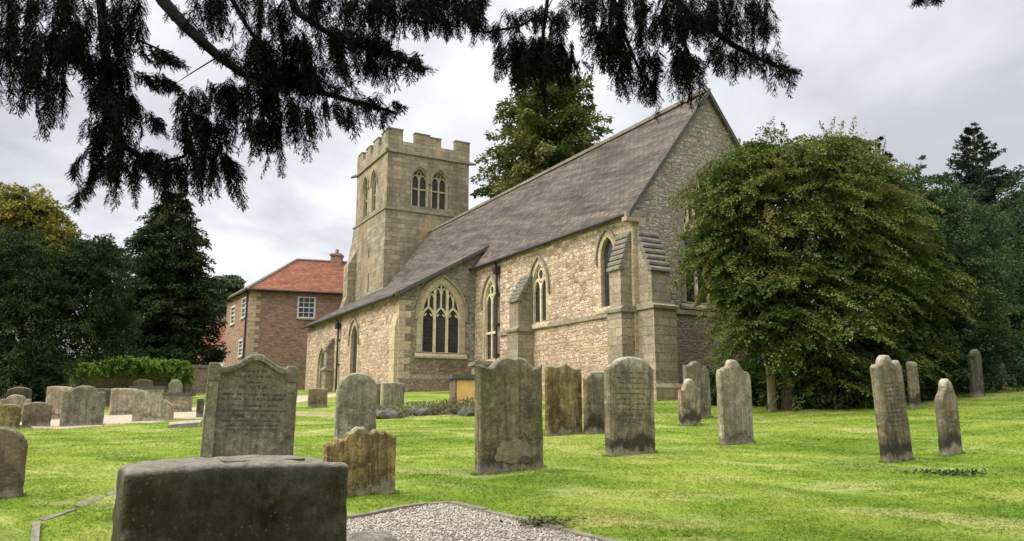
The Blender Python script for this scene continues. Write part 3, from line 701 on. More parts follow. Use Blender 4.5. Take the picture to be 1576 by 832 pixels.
def px_on(a, b, px):                                  # metres along wall a->b where the image column px meets it
    s = ray(px, 480)[0]; aw_ = a + hw; bw_ = b + hw
    k = (s * aw_.y - aw_.x) / ((bw_.x - aw_.x) - s * (bw_.y - aw_.y)); return k * (b - a).length, aw_.y + k * (bw_.y - aw_.y)
def zat(py, Yd): return EYE + ray(788, py)[2] * Yd - hw.z
m = MB(); fr = []
u0, Y0 = px_on(a2, c2, 458.5); u1, _ = px_on(a2, c2, 484); wz = (zat(488, Y0), zat(457, Y0))
fA, LA = quadwall(m, a2, c2, -2, ez, [(u0, u1, *wz)])
wins = []
for p0, p1, y0, y1 in ((356, 362, 499, 473), (372, 378, 489, 460), (371, 377, 548, 524)):
    ua, Ya = px_on(b2, a2, p0); ub, Yb = px_on(b2, a2, p1); wins.append((ua, ub, zat(y0, Ya), zat(y1, Ya)))
fB, LB = quadwall(m, b2, a2, -2, ez, wins)
quadwall(m, c2, d2, -2, ez); quadwall(m, d2, b2, -2, ez)
m.build('wall', 'old_brick', house)
def sash(fnn, u0, u1, z0, z1, nx=3, nz=4):
    wf = MB()
    wf.band([(u0, z0), (u1, z0), (u1, z1), (u0, z1)], .16, fnn, -.1, .03, closed=True)
    for k in range(1, nx): wf.band([(u0 + (u1 - u0) * k / nx, z0), (u0 + (u1 - u0) * k / nx, z1)], .05, fnn, -.09, -.03)
    for k in range(1, nz): wf.band([(u0, z0 + (z1 - z0) * k / nz), (u1, z0 + (z1 - z0) * k / nz)], .09 if k == nz // 2 else .05, fnn, -.09, -.025)
    o = wf.build('window', 'white_paint', house)
    MB().sheet([(u0, z0), (u1, z0), (u1, z1), (u0, z1)], [], fnn, -.12).build('pane', 'window_glass', o)
    MB().band([(u0 - .1, z0 - .1), (u1 + .1, z0 - .1)], .1, fnn, -.02, .12).build('sill', 'cream_ashlar', o)
    return o
sash(fA, u0, u1, *wz)
for q in wins: sash(fB, *q, nx=2)
rm = MB()
oc = [c + (c - (a2 + d2) / 2).normalized() * .45 for c in (a2, c2, d2, b2)]
mid = (a2 + b2) / 2; rd = (c2 - a2)
s0 = .50; e0 = mid + rd * s0; e1 = mid + rd * .98
k_, Yk = px_on(mid, mid + rd, 453); e0 = mid + rd * (k_ / rd.length); rz_ = zat(399.5, Yk)
lo = [Vector((*q.xy, ez + .0)) for q in oc]; E0 = Vector((*e0.xy, rz_)); E1 = Vector((*e1.xy, rz_))
rm.add(lo + [E0, E1], [(0, 1, 5, 4), (1, 2, 5), (2, 3, 4, 5), (3, 0, 4)])
ro = rm.build('roof', 'red_pantile', house)
tr_ = MB(); tr_.tube([lo[3], E0], .12, 6).tube([lo[0], E0], .12, 6).tube([E0, E1], .13, 6); tr_.build('ridge_tiles', 'weathered_cap', ro)
ck, Yc = px_on(mid, mid + rd, 515); cc = mid + rd * (ck / rd.length); zc0, zc1 = rz_ - 1.0, zat(391, Yc)
cm = MB().box(cc.x - .42, cc.x + .42, cc.y - .42, cc.y + .42, zc0, zc1).box(cc.x - .5, cc.x + .5, cc.y - .5, cc.y + .5, zc1 - .2, zc1 - .05)
cm.tube([(cc.x, cc.y, zc1), (cc.x, cc.y, zc1 + .4)], [.18, .14], 8)
cm.build('chimney', 'old_brick', ro)
gm = MB(); gm.tube([lo[3], lo[0], lo[1]], .09, 6); gm.build('gutter', 'black_iron', house)
dp = fB(LB - .55, 0, .1); MB().tube([(dp.x, dp.y, ez - .1), (dp.x, dp.y, -1)], .07, 6).build('downpipe', 'black_iron', house)
qm = MB(); z = -1; k = 0
while z < ez - .1:
    L_ = .75 if k % 2 else .45; qm.box(0, 1, 0, 1, 0, 1, fn=lambda x, y, zz: fA(.01 + x * L_, z + zz * .3, -.05 + y * .07)); z += .32; k += 1
qm.build('quoins', 'cream_ashlar', house)
# low cottage further off
cA = at(285, 555, 74); cg = gz(cA.x, cA.y)
cot = empty('cottage', (cA.x, cA.y, cg)); tag(cot, 'small brick cottage with low red tile roof seen left of the big brick house', 'cottage')
zl = lambda py: EYE + ray(788, py)[2] * 74 - cg
fnc = lambda x, y, z: Vector((x, y, z))
zE, zR = zl(530), zl(494)
MB().box(-4, 5.5, 0, 6, -1, zE).build('wall', 'old_brick', cot)
cr_ = MB().prism([(-.4, zE - .05), (6.4, zE - .05), (3, zR)], lambda a, b, d: Vector((d, a, b)), -4.3, 5.8).build('roof', 'red_pantile', cot)
x_ = at(322, 500, 74).x - cA.x
MB().box(x_ - .4, x_ + .4, 2.6, 3.4, zR - .5, zl(482)).build('chimney', 'old_brick', cr_)
x0_ = at(333, 540, 74).x - cA.x
dm = MB().box(x0_, x0_ + 1.3, -.06, 0, .2, zl(534)); dm.build('window', 'white_paint', cot)

# boundary wall
def stonewall(name, p0, p1, h0, h1, th, mat, label, cope=True):
    a, b = Vector(p0), Vector(p1); o = empty(name, (a.x, a.y, gz(a.x, a.y))); tag(o, label, 'wall')
    n = max(2, int((b - a).length / .8)); t = (b - a); s_ = Vector((-t.y, t.x, 0)).normalized() * th / 2
    m = MB(); vs = []
    for i in range(n + 1):
        p = a.lerp(b, i / n); g0 = gz(p.x, p.y) - o.location.z; h = h0 + (h1 - h0) * i / n + random.uniform(-.05, .05)
        q = Vector((p.x - a.x, p.y - a.y, 0))
        vs += [q - s_ + Vector((0, 0, g0 - .6)), q - s_ + Vector((0, 0, g0 + h)), q + s_ + Vector((0, 0, g0 + h)), q + s_ + Vector((0, 0, g0 - .6))]
    fs = [(4 * i + k, 4 * i + (k + 1) % 4, 4 * i + 4 + (k + 1) % 4, 4 * i + 4 + k) for i in range(n) for k in range(4)] + [(0, 1, 2, 3), tuple(4 * n + k for k in (3, 2, 1, 0))]
    m.add(vs, fs); m.build('stonework', mat, o)
    if cope:
        c = MB(); L = t.length; k = 0; d = 0
        while d < L:
            w_ = random.uniform(.35, .6); p = a + t * (d / L); g0 = gz(p.x, p.y) - o.location.z; h = h0 + (h1 - h0) * d / L
            tt = t.normalized(); ss = s_.normalized()
            c.box(0, w_ - .03, -th / 2 - .05, th / 2 + .05, g0 + h - .02, g0 + h + random.uniform(.1, .16), fn=lambda x, y, z: (Vector((p.x - a.x, p.y - a.y, 0)) + tt * x + ss * y) + Vector((0, 0, z))); d += w_
        c.build('coping', 'weathered_cap', o)
    return o
wl0 = at(-120, 600, 38); wl1 = at(286, 600, 42)
stonewall('boundary_wall', wl0, wl1, 1.45, 1.45, .45, 'boundary_rubble', 'low rubble boundary wall topped with green ivy behind the far left graves')
stonewall('rubble_wall', at(288, 600, 42.3), at(372, 600, 46), 1.45, 1.2, .4, 'grey_rubble', 'short grey rubble wall continuing from the ivy below the brick house')

# ------------------------------------------------------------------ headstones
def resample(P, step):
    out = []
    for a, b in zip(P, P[1:]):
        a, b = np.array(a, float), np.array(b, float); k = max(1, int(np.linalg.norm(b - a) / step))
        out += [a + (b - a) * i / k for i in range(k)]
    out.append(np.array(P[-1], float)); return out
def smooth_top(prof, k=1):
    P = [np.array(p, float) for p in prof]
    for _ in range(k):
        Q = [P[0]]
        for a, b in zip(P, P[1:]): Q += [a * .75 + b * .25, a * .25 + b * .75]
        Q.append(P[-1]); P = Q
    return P
def slab_mesh(prof, wd, h, t, seed, below=.25, bev=.024, jit=.005, sm=2):
    """prof: list of (u,v) along the top from left to right, fractions of width and height"""
    rg = random.Random(seed)
    top = [np.array([(u - .5) * wd, v * h]) for u, v in prof]
    top = smooth_top(top, sm)
    pts = [np.array([-wd / 2, -below])] + resample([(-wd / 2, -below), (-wd / 2, top[0][1])], .07)[1:-1] + resample(top, .04) + resample([(wd / 2, top[-1][1]), (wd / 2, -below)], .07)[1:-1] + [np.array([wd / 2, -below])]
    pts = [p + np.array([rg.uniform(-jit, jit), rg.uniform(-jit, jit)]) for p in pts]
    n = len(pts); inn = []
    for i in range(n):
        a, b = pts[(i - 1) % n], pts[(i + 1) % n]; tt = b - a; tt = tt / (np.linalg.norm(tt) + 1e-9); nn = np.array([tt[1], -tt[0]]); inn.append(pts[i] + nn * bev)
    m = MB(); rings = []
    for P_, y in ((inn, -t / 2), (pts, -t / 2 + bev), (pts, t / 2 - bev), (inn, t / 2)): rings.append([(p[0], y, p[1]) for p in P_])
    vs = [v for r_ in rings for v in r_]
    fs = [(r_ * n + i, r_ * n + (i + 1) % n, (r_ + 1) * n + (i + 1) % n, (r_ + 1) * n + i) for r_ in range(3) for i in range(n)]
    tri = tessellate_polygon([[Vector((p[0], p[1], 0)) for p in inn]])
    fs += [t_ for t_ in tri] + [tuple(3 * n + i for i in t_) for t_ in tri]
    return m.add(vs, fs)
def inscription(rows, y, parent, seed, mat='incised'):
    """rows of worn, unreadable cut letters: (z, x0, x1, height)"""
    rg = random.Random(seed); m = MB()
    for z, x0, x1, hh in rows:
        x = x0
        while x < x1:
            lw = hh * rg.uniform(.35, .8)
            if rg.random() < .84:
                k = rg.randint(0, 3); s_ = hh * .17
                if k != 1: m.box(x, x + s_, y - .002, y, z, z + hh)
                if k != 0: m.box(x + lw - s_, x + lw, y - .002, y, z, z + hh * rg.uniform(.6, 1))
                if k >= 2: m.box(x + s_ + .0005, x + lw - s_ - .0005, y - .0018, y, z + hh * rg.choice((0, .42, .82)), z + hh * rg.choice((0, .42, .82)) * 0 + hh * .16 + z * 0 + z * 0 if False else z + hh)if False else m.box(x + s_ + .0005, x + max(lw - s_, s_ + .002), y - .0018, y, z + hh * .42, z + hh * .58)
                x += lw + hh * .25
            else: x += hh * .6
    return m.build('inscription', mat, parent, fix=False)
GYAW = TH
FEET = []
def headstone(px0, px1, py_top, py_base, prof, mat, label, tilt=0, lean=0, yaw=0, t=.12, Yd=None, group=None, name='headstone', rows=None, cat='gravestone', sm=2, jit=.005, imat='incised'):
    pc = (px0 + px1) / 2
    if Yd: p = at(pc, py_base, Yd); p.z = gz(p.x, p.y)
    else: p = hit(pc, py_base)
    d = p.y
    top = EYE + ray(pc, py_top)[2] * d; h = max(.25, top - p.z)
    a = GYAW + R(yaw); wproj = (px1 - px0) * d / FPX * (1.0 / (CP + SP * (206 / FPX)) if False else 1.0)
    wd = max(.2, (wproj - t * abs(math.sin(a))) / math.cos(a))
    FEET.append((p.x, p.y, wd, t, a))
    m = slab_mesh(prof, wd, h, t, hash(label) % 1000 if False else int(px0 * 7 + py_base), sm=sm, jit=jit)
    if rows:
        o = empty(name, p); m.build('slab', mat, o)
        inscription([(z * h, (x0 - .5) * wd, (x1 - .5) * wd, hh) for z, x0, x1, hh in rows], -t / 2 - .001, o, int(px0), imat)
    else: o = m.build(name, mat); o.location = p
    o.rotation_euler = (R(lean), R(tilt), a)
    tag(o, label, cat, group); o['_dim'] = 0; del o['_dim']
    return o, p, wd, h
G = 'headstones standing in the churchyard grass'
def prof(x0, x1, yt, yb, pts): return [((x - x0) / (x1 - x0), (yb - y) / (yb - yt)) for x, y in pts]
ROUND = [(0, .86), (.08, .92), (.25, .98), (.5, 1), (.75, .98), (.92, .92), (1, .86)]
HALF = [(0, .72), (.05, .84), (.2, .95), (.5, 1), (.8, .95), (.95, .84), (1, .72)]
SHLD = [(0, .84), (.14, .86), (.17, .82), (.22, .93), (.36, .99), (.5, 1), (.64, .99), (.78, .93), (.83, .82), (.86, .86), (1, .84)]
FLAT = [(0, .97), (.2, 1), (.8, .99), (1, .96)]
PEAK = [(0, .74), (.18, .78), (.28, .84), (.36, .96), (.46, 1), (.58, .99), (.66, .94), (.74, .84), (.84, .78), (1, .72)]
P4 = prof(780, 1058, 75, 545, [(780, 118), (800, 112), (818, 124), (832, 126), (848, 110), (868, 86), (905, 76), (930, 87), (955, 77), (982, 84), (1000, 106), (1018, 124), (1034, 122), (1058, 106)])
P7 = prof(455, 795, 110, 740, [(455, 200), (470, 180), (500, 172), (522, 145), (560, 120), (640, 110), (720, 124), (762, 150), (775, 178), (795, 190)])
P5 = prof(75, 325, 150, 620, [(75, 178), (95, 166), (130, 178), (165, 174), (205, 152), (245, 176), (270, 192), (300, 184), (325, 182)])
P8 = prof(928, 1090, 250, 555, [(928, 322), (950, 328), (968, 292), (985, 260), (1010, 250), (1035, 258), (1050, 290), (1070, 318), (1090, 318)])
P9 = prof(965, 1160, 140, 460, [(965, 165), (980, 172), (1000, 168), (1030, 146), (1060, 140), (1085, 158), (1110, 172), (1130, 166), (1150, 185), (1160, 196)])
P10 = prof(1170, 1435, 138, 670, [(1170, 226), (1180, 204), (1205, 204), (1212, 192), (1240, 192), (1256, 152), (1280, 138), (1310, 140), (1340, 160), (1358, 194), (1385, 214), (1412, 214), (1435, 240)])
P11 = prof(345, 485, 153, 540, [(345, 200), (352, 188), (368, 190), (376, 186), (382, 166), (405, 153), (428, 160), (440, 188), (450, 186), (462, 176), (475, 182), (485, 200)])
P13 = prof(572, 675, 240, 515, [(572, 318), (585, 300), (602, 280), (606, 258), (616, 243), (636, 240), (652, 256), (658, 280), (668, 302), (675, 312)])
P2 = prof(165, 438, 355, 640, [(165, 432), (180, 420), (198, 416), (208, 402), (222, 408), (240, 400), (250, 380), (266, 372), (280, 360), (300, 355), (318, 364), (335, 384), (352, 372), (366, 376), (380, 388), (390, 372), (404, 392), (420, 394), (438, 408)])
P3 = prof(210, 360, 145, 395, [(210, 215), (216, 190), (235, 162), (262, 148), (290, 145), (320, 150), (345, 168), (356, 190), (360, 215)])
ln = lambda z0, z1, n, a=.16, b=.84, hh=.022: [(z0 + (z1 - z0) * i / (n - 1), a + .05 * ((i * 7) % 3), b - .05 * ((i * 5) % 3), hh) for i in range(n)]
headstone(502, 605, 655, 761, P2, 'ochre_stone', 'short ochre headstone with a broken scalloped top leaning left', tilt=-1.5, t=.1, sm=1, jit=.008, group=G)
headstone(517, 576, 573, 676, P3, 'grey_stone', 'tall grey round-topped headstone behind the broken scalloped one', t=.1, group=G)
g4, p4, w4, h4 = headstone(732, 837, 548, 724, P4, 'olive_stone', 'big olive headstone with double scalloped top and pale flaked patch at foot', tilt=-.5, t=.13, group=G, sm=1)
headstone(838, 898, 558, 669, P5, 'ochre_stone', 'green and ochre streaked headstone just right of the big olive one', group=G, sm=1)
headstone(897, 948, 570, 667, ROUND, 'tan_stone', 'plain tan headstone half hidden behind a broad round-topped stone', group=G)
headstone(929, 1012, 548, 699, P7, 'tan_stone', 'broad brown headstone with rounded top and wide dark band at foot', tilt=.5, t=.14, group=G, rows=ln(.82, .34, 10, .12, .88), imat='faint_incised')
headstone(1043, 1082, 582, 655, P8, 'tan_stone', 'smallest humped headstone in front of a wider mossy one', group=G)
headstone(1051, 1098, 555, 643, P9, 'grey_stone', 'mossy grey headstone with flowing shoulders near the church corner', group=G, Yd=17.2)
headstone(1103, 1165, 553, 683, P10, 'pale_stone', 'pale blotchy headstone with bulbous shoulders left of the hawthorn trunk', group=G, sm=1)
headstone(1350, 1412, 545, 709, P11, 'tan_stone', 'tall leaning headstone with three knobs on top and ruled inscription', tilt=-3.2, t=.12, group=G, sm=1, rows=ln(.72, .32, 11, .2, .86), imat='faint_incised')
headstone(1398, 1419, 556, 620, FLAT, 'tan_stone', 'narrow plain headstone peeping from behind the tall leaning one', Yd=17.6, group=G)
headstone(1442, 1486, 582, 699, P13, 'tan_stone', 'slim headstone with stepped peak streaked white at right of lawn', group=G, sm=1, rows=ln(.55, .35, 4, .25, .75), imat='faint_incised')
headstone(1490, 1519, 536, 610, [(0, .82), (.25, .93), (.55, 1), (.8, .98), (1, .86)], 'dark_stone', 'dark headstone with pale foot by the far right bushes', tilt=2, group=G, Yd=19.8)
headstone(1533, 1551, 551, 597, PEAK, 'pale_stone', 'little pale stone cross shaft on a stone base at far right', t=.2, group=G, Yd=21.5)
headstone(1180, 1197, 562, 622, FLAT, 'pale_stone', 'narrow pale upright slab beneath the hawthorn branches', t=.06, group=G, Yd=18.6)
headstone(-62, 22, 655, 769, HALF, 'brown_stone', 'round-topped headstone cut off by the left edge of the lawn', group=G, t=.1)
rg = random.Random(8); fm = MB(); rr_ = [(.5 + .3 * math.cos(q) * (1 + rg.uniform(-.15, .15)), .12 + (.15 if math.sin(q) > 0 else .05) * math.sin(q) * (1 + rg.uniform(-.2, .2))) for q in np.linspace(0, 2 * math.pi, 26, endpoint=False)]
fm.prism([((u - .48) * w4, v * h4) for u, v in rr_], lambda a, b, d: Vector((a, -.065 - d, b)), -.002, .004).build('flaked_patch', 'pale_flake', g4)
fm = MB(); fm.prism([((.68 + .12 * math.cos(q) * (1 + rg.uniform(-.3, .3)) - .5) * w4, (.09 + .03 * math.sin(q) * (1 + rg.uniform(-.3, .3))) * h4) for q in np.linspace(0, 2 * math.pi, 14, endpoint=False)], lambda a, b, d: Vector((a, -.065 - d, b)), .0045, .007).build('dark_flake', 'faint_incised', g4)
# far left cluster
FL = 'old headstones clustered along the far left path'
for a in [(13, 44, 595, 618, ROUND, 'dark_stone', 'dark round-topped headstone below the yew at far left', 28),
          (2, 40, 607, 647, SHLD, 'pale_stone', 'pale lichen headstone with knobbly top between two brown ones', 22.5),
          (-6, 26, 621, 660, ROUND, 'ochre_stone', 'small ochre headstone at the left edge of the photograph', 19.5),
          (37, 73, 618, 659, ROUND, 'brown_stone', 'low reddish brown headstone with gently curved top', 20.0),
          (71, 104, 594, 645, FLAT, 'pale_stone', 'square buff headstone with flat top left of the double one', 23.5),
          (98, 152, 593, 657, SHLD, 'grey_stone', 'wide grey headstone with round head and square shoulders', 20.5),
          (149, 172, 597, 619, FLAT, 'grey_stone', 'low grey headstone against the boundary wall', 34),
          (171, 206, 597, 639, FLAT, 'pale_stone', 'buff flat headstone streaked with rain standing by the path', 25.5),
          (259, 279, 583, 606, HALF, 'grey_stone', 'small round-headed grey headstone behind the chest tomb', 33),
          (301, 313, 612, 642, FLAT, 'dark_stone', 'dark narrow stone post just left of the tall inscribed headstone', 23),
          (206, 232, 583, 606, ROUND, 'brown_stone', 'small brown headstone in front of the ivy wall', 37),
          (474, 502, 597, 632, FLAT, 'brown_stone', 'small pinkish headstone standing by the church door path', 26),
          (588, 621, 588, 622, FLAT, 'grey_stone', 'grey slab headstone leaning on the aisle corner', 24.5),
          (575, 585, 589, 621, FLAT, 'brown_stone', 'thin dark red stone post beside the grey leaning slab', 25)]:
    headstone(*a[:7], Yd=a[7], group=FL, t=.14)
def boxtomb(px0, px1, py_top, py_base, Yd, body, top, label, panel=None, dep=.9):
    pc = (px0 + px1) / 2; p = at(pc, py_base, Yd); p.z = gz(p.x, p.y); wd = (px1 - px0) * Yd / FPX / 1.02; h = EYE + ray(pc, py_top)[2] * Yd - p.z
    o = empty('chest_tomb', p, R(14)); tag(o, label, 'tomb')
    MB().box(-wd / 2 + .06, wd / 2 - .06, -dep / 2, dep / 2, -.3, h - .12).build('chest', body, o)
    MB().box(-wd / 2 - .03, wd / 2 + .03, -dep / 2 - .08, dep / 2 + .08, h - .118, h).build('lid', top, o)
    if panel: MB().box(-wd / 2 + .12, wd / 2 - .12, -dep / 2 - .02, -dep / 2 - .002, .02, h - .16).build('panel', panel, o)
    MB().box(-wd / 2 - .02, wd / 2 + .02, -dep / 2 - .06, dep / 2 + .06, -.3, .06).build('plinth', 'kerb_stone', o)
boxtomb(692, 738, 577, 622, 21.5, 'brown_stone', 'dark_slab', 'chest tomb with yellow sandstone panel under dark slab by the aisle window', 'sandstone_panel')
boxtomb(726, 770, 557, 612, 22.5, 'grey_stone', 'weathered_cap', 'grey chest tomb mostly hidden behind the big olive headstone')
boxtomb(255, 293, 604, 634, 27, 'pale_stone', 'dark_slab', 'buff chest tomb with dark lid standing beyond the path')
boxtomb(204, 254, 594, 618, 33, 'pale_stone', 'dark_slab', 'long low chest tomb with dark lid in front of the ivy wall')
# wedge-shaped broken tomb
p = hit(234, 649); p = at(234, 649, 22); p.z = gz(p.x, p.y)
bt = MB().prism([(-.5, -.2), (.55, -.2), (.52, .45), (.3, .62), (-.05, .6), (-.2, .86), (-.42, .9), (-.48, .7)], lambda a, b, d: Vector((a, d, b)), -.25, .25).build('broken_tomb', 'pale_stone')
bt.location = p; bt.rotation_euler = (0, 0, .3); tag(bt, 'broken pale tomb fragment with sloping top on the path edge', 'tomb')
p = hit(285, 660); fs_ = MB().box(-.36, .36, -.25, .25, -.1, .1).build('fallen_slab', 'grey_stone'); fs_.location = at(285, 661, 18.5); fs_.location.z = gz(fs_.location.x, fs_.location.y) + .03
fs_.rotation_euler = (.1, -.08, .3); tag(fs_, 'flat grey slab fallen in the grass left of the inscribed headstone', 'slab')

# tall inscribed headstone: panel, pilasters, moulding
x0, x1 = 309, 447; dI = 9.3; p = at(378, 735, dI); p.z = gz(p.x, p.y); wI = ((x1 - x0) * dI / FPX - .16 * .4) * .93 / math.cos(R(22)); hI = EYE + ray(378, 544)[2] * dI - p.z
ih = empty('inscribed_headstone', p, R(22)); ih.rotation_euler.y = R(1.0); tag(ih, 'tall grey inscribed headstone with arched moulding and side pilasters', 'gravestone')
prI = [(0, .80), (.0, .90), (.02, .915), (.12, .915), (.14, .88), (.2, .885), (.30, .91), (.38, .955), (.46, .99), (.53, 1), (.6, .985), (.68, .945), (.76, .905), (.86, .885), (.88, .915), (.98, .90), (1, .88), (1, .80)]
slab_mesh(prI, wI, hI, .16, 5, bev=.012, sm=1, jit=.003).build('slab', 'slate_grey_stone', ih)
fI = lambda u, z, d: Vector((u, -.08 - d, z))
mo = [((u - .5) * wI, (v - .03) * hI) for u, v in [(.13, .875), (.2, .875), (.30, .90), (.38, .945), (.46, .98), (.53, .988), (.6, .975), (.68, .935), (.76, .895), (.86, .872)]]
MB().band([tuple(q) for q in smooth_top(mo, 2)], .035, fI, -.005, .035).build('moulding', 'slate_grey_stone', ih)
for sg in (-1, 1):
    u = sg * (wI / 2 - .075)
    pi = MB().box(u - .055, u + .055, -.09, -.078, -.2, .77 * hI).build('pilaster', 'slate_grey_stone', ih)
    MB().box(u - .07, u + .07, -.105, -.078, .772 * hI, .80 * hI).build('capital', 'slate_grey_stone', pi)
inscription([(.845 * hI, -.14, .14, .03), (.80 * hI, -.2, .2, .03), (.755 * hI, -.08, .08, .02), (.71 * hI, -.16, .16, .045), (.655 * hI, -.36, .38, .028), (.615 * hI, -.42, .42, .032), (.565 * hI, -.28, .3, .028),
             (.525 * hI, -.44, .44, .024), (.485 * hI, -.26, .28, .026), (.445 * hI, -.34, .36, .018), (.41 * hI, -.3, .33, .018), (.375 * hI, -.25, .3, .018)], -.081, ih, 3)

# dark block-like headstone close to the camera
pb = at(365, 712, 2.62); zt = EYE + ray(190, 724)[2] * 2.45; gb = gz(pb.x, pb.y); hB = zt - gb
pL, pR = at(196, 724, 2.45), at(540, 700, 2.83); ang = math.atan2(pR.y - pL.y, pR.x - pL.x); wB = (pR - pL).xy.length; cB = (pL + pR) / 2
nb = Vector((math.sin(ang), -math.cos(ang), 0)); tB = .42
from mathutils import noise as mnoise
def rounded_block(wd, dp, z0, z1, r, step=.025, amp=.006):
    m = MB(); hx, hy = wd / 2, dp / 2; cz, hz = (z0 + z1) / 2, (z1 - z0) / 2
    for ax in range(3):
        for sg in (-1, 1):
            h3 = [hx, hy, hz]; i, j = [k for k in range(3) if k != ax]; ni, nj = max(2, int(2 * h3[i] / step)), max(2, int(2 * h3[j] / step)); vs = []
            for p_ in range(ni + 1):
                for q_ in range(nj + 1):
                    c3 = [0, 0, 0]; c3[ax] = sg * h3[ax]; c3[i] = -h3[i] + 2 * h3[i] * p_ / ni; c3[j] = -h3[j] + 2 * h3[j] * q_ / nj
                    c3 = Vector(c3); inn = Vector([max(-h3[k] + r, min(h3[k] - r, c3[k])) for k in range(3)]); d_ = (c3 - inn).normalized(); v = inn + d_ * r
                    v += d_ * (amp * mnoise.noise(v * 7) + amp * .6 * mnoise.noise(v * 23)); v.z += (.012 * mnoise.noise(Vector((v.x * 4.1, v.y * 5, 0))) + .014 * (1 - (2 * v.x / wd) ** 2) - .007) * (v.z > 0); v.x *= 1 + .025 * (hz - v.z) / (2 * hz); vs.append((v.x, v.y, v.z + cz))
            m.add(vs, [(p_ * (nj + 1) + q_, (p_ + 1) * (nj + 1) + q_, (p_ + 1) * (nj + 1) + q_ + 1, p_ * (nj + 1) + q_ + 1) for p_ in range(ni) for q_ in range(nj)])
    return m
fb = rounded_block(wB, tB, -.3, hB, .026, .018, .010)
fbo = empty('weathered_headstone', (cB.x - nb.x * tB / 2, cB.y - nb.y * tB / 2, gb), ang); tag(fbo, 'thick dark mossy stone close in the left foreground, seen from behind', 'gravestone')
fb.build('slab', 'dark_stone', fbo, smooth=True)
cap = MB(); rg = random.Random(4)                                        # the flaked top bed of the stone
for cx_, rx, cy_, ry, zt_ in ((.10, wB * .2, .03, .12, hB + .009),):
    n = 30; ringp = [(cx_ + rx * (1 + rg.uniform(-.05, .03)) * math.copysign(abs(math.cos(q)) ** .35, math.cos(q)), cy_ + ry * (1 + rg.uniform(-.12, .04)) * math.copysign(abs(math.sin(q)) ** .35, math.sin(q))) for q in np.linspace(.01, 2 * math.pi + .01, n, endpoint=False)]
    cap.prism(ringp, lambda a, b, d: Vector((a, b, d)), hB - .02, zt_)
cap.build('flaked_top', 'grey_stone', fbo)

# gravel plot with stone kerb
k0, kL, kR = hit(690, 776), hit(535, 801), hit(925, 833)
eL = (kL - k0); eL.z = 0; eL.normalize(); eR = (kR - k0); eR.z = 0; eR.normalize()
lenL, lenR = 2.3, 3.0
def kerb(a, d, L, label):
    m = MB(); n = int(L / .25); s_ = Vector((-d.y, d.x, 0)) * .038
    for i in range(n):
        q0 = a + d * (L * i / n + .004); q1 = a + d * (L * (i + 1) / n - .004 * (i % 3 == 2)); j = random.uniform(-.008, .008)
        vs = []
        for q in (q0, q1):
            g0 = gz(q.x, q.y)
            for sg, z in ((-1, -.15), (-1, .034 + j), (1, .034 + j), (1, -.15)): vs.append(Vector((q.x, q.y, g0 + z)) + s_ * sg)
        m.add(vs, [(0, 1, 2, 3), (7, 6, 5, 4), (0, 4, 5, 1), (1, 5, 6, 2), (2, 6, 7, 3)])
    o = m.build('kerb', 'kerb_stone'); tag(o, label, 'kerb', 'kerbs round the gravel grave plot')
kerb(k0, eL, lenL, 'worn stone kerb along the far left side of the gravel plot')
kerb(k0 + eR * .06, eR, lenR, 'worn stone kerb along the right side of the gravel plot')
N_ = 14; vs = []
for i in range(N_ + 1):
    for j in range(N_ + 1):
        q = k0 + eL * (lenL * i / N_) + eR * (lenR * j / N_); vs.append((q.x, q.y, gz(q.x, q.y) + .012))
MB().add(vs, [(i * (N_ + 1) + j, (i + 1) * (N_ + 1) + j, (i + 1) * (N_ + 1) + j + 1, i * (N_ + 1) + j + 1) for i in range(N_) for j in range(N_)]).build('gravel_plot', 'gravel_bed')
tag(bpy.data.objects['gravel_plot'], kind='structure')
n = 14000
uu = rng.uniform(.05, lenL, n); vv = rng.uniform(.05, 2.2, n)
PX = k0.x + eL.x * uu + eR.x * vv; PY = k0.y + eL.y * uu + eR.y * vv; PZ_ = gz_arr(np.stack([PX, PY], 1)) + .018
base = np.array([(1, 0, 0), (-1, 0, 0), (0, 1, 0), (0, -1, 0), (0, 0, 1), (0, 0, -1)], float); ft = np.array([(0, 2, 4), (2, 1, 4), (1, 3, 4), (3, 0, 4), (2, 0, 5), (1, 2, 5), (3, 1, 5), (0, 3, 5)])
sc_ = rng.uniform(.006, .015, (n, 1, 1)) * rng.uniform(.6, 1.3, (n, 1, 3)); sc_[:, :, 2] *= .7
th_ = rng.uniform(0, 6.28, n); Rz = np.zeros((n, 3, 3)); Rz[:, 0, 0] = np.cos(th_); Rz[:, 0, 1] = -np.sin(th_); Rz[:, 1, 0] = np.sin(th_); Rz[:, 1, 1] = np.cos(th_); Rz[:, 2, 2] = 1
Vg = np.einsum('nij,nkj->nki', Rz, (base[None] + rng.uniform(-.25, .25, (n, 6, 3))) * sc_) + np.stack([PX, PY, PZ_], 1)[:, None]
gro = fastmesh('gravel', Vg.reshape(-1, 3), (np.arange(n)[:, None, None] * 6 + ft[None]).reshape(-1, 3), 'gravel_stone', None, np.repeat(rng.random(n), 8))
tag(gro, 'pale pinkish gravel chippings covering the grave plot', 'gravel', kind='stuff')
p = hit(588, 830); fl = slab_mesh([(0, .9), (.2, 1), (.8, 1), (1, .9)], .42, .5, .06, 3, below=0, bev=.012).build('grave_slab', 'grey_stone'); fl.location = p + Vector((0, -.35, -.005)); fl.rotation_euler = (R(-88), 0, R(20))
tag(fl, 'flat grey slab lying on the gravel plot beside the dark foreground stone', 'slab')
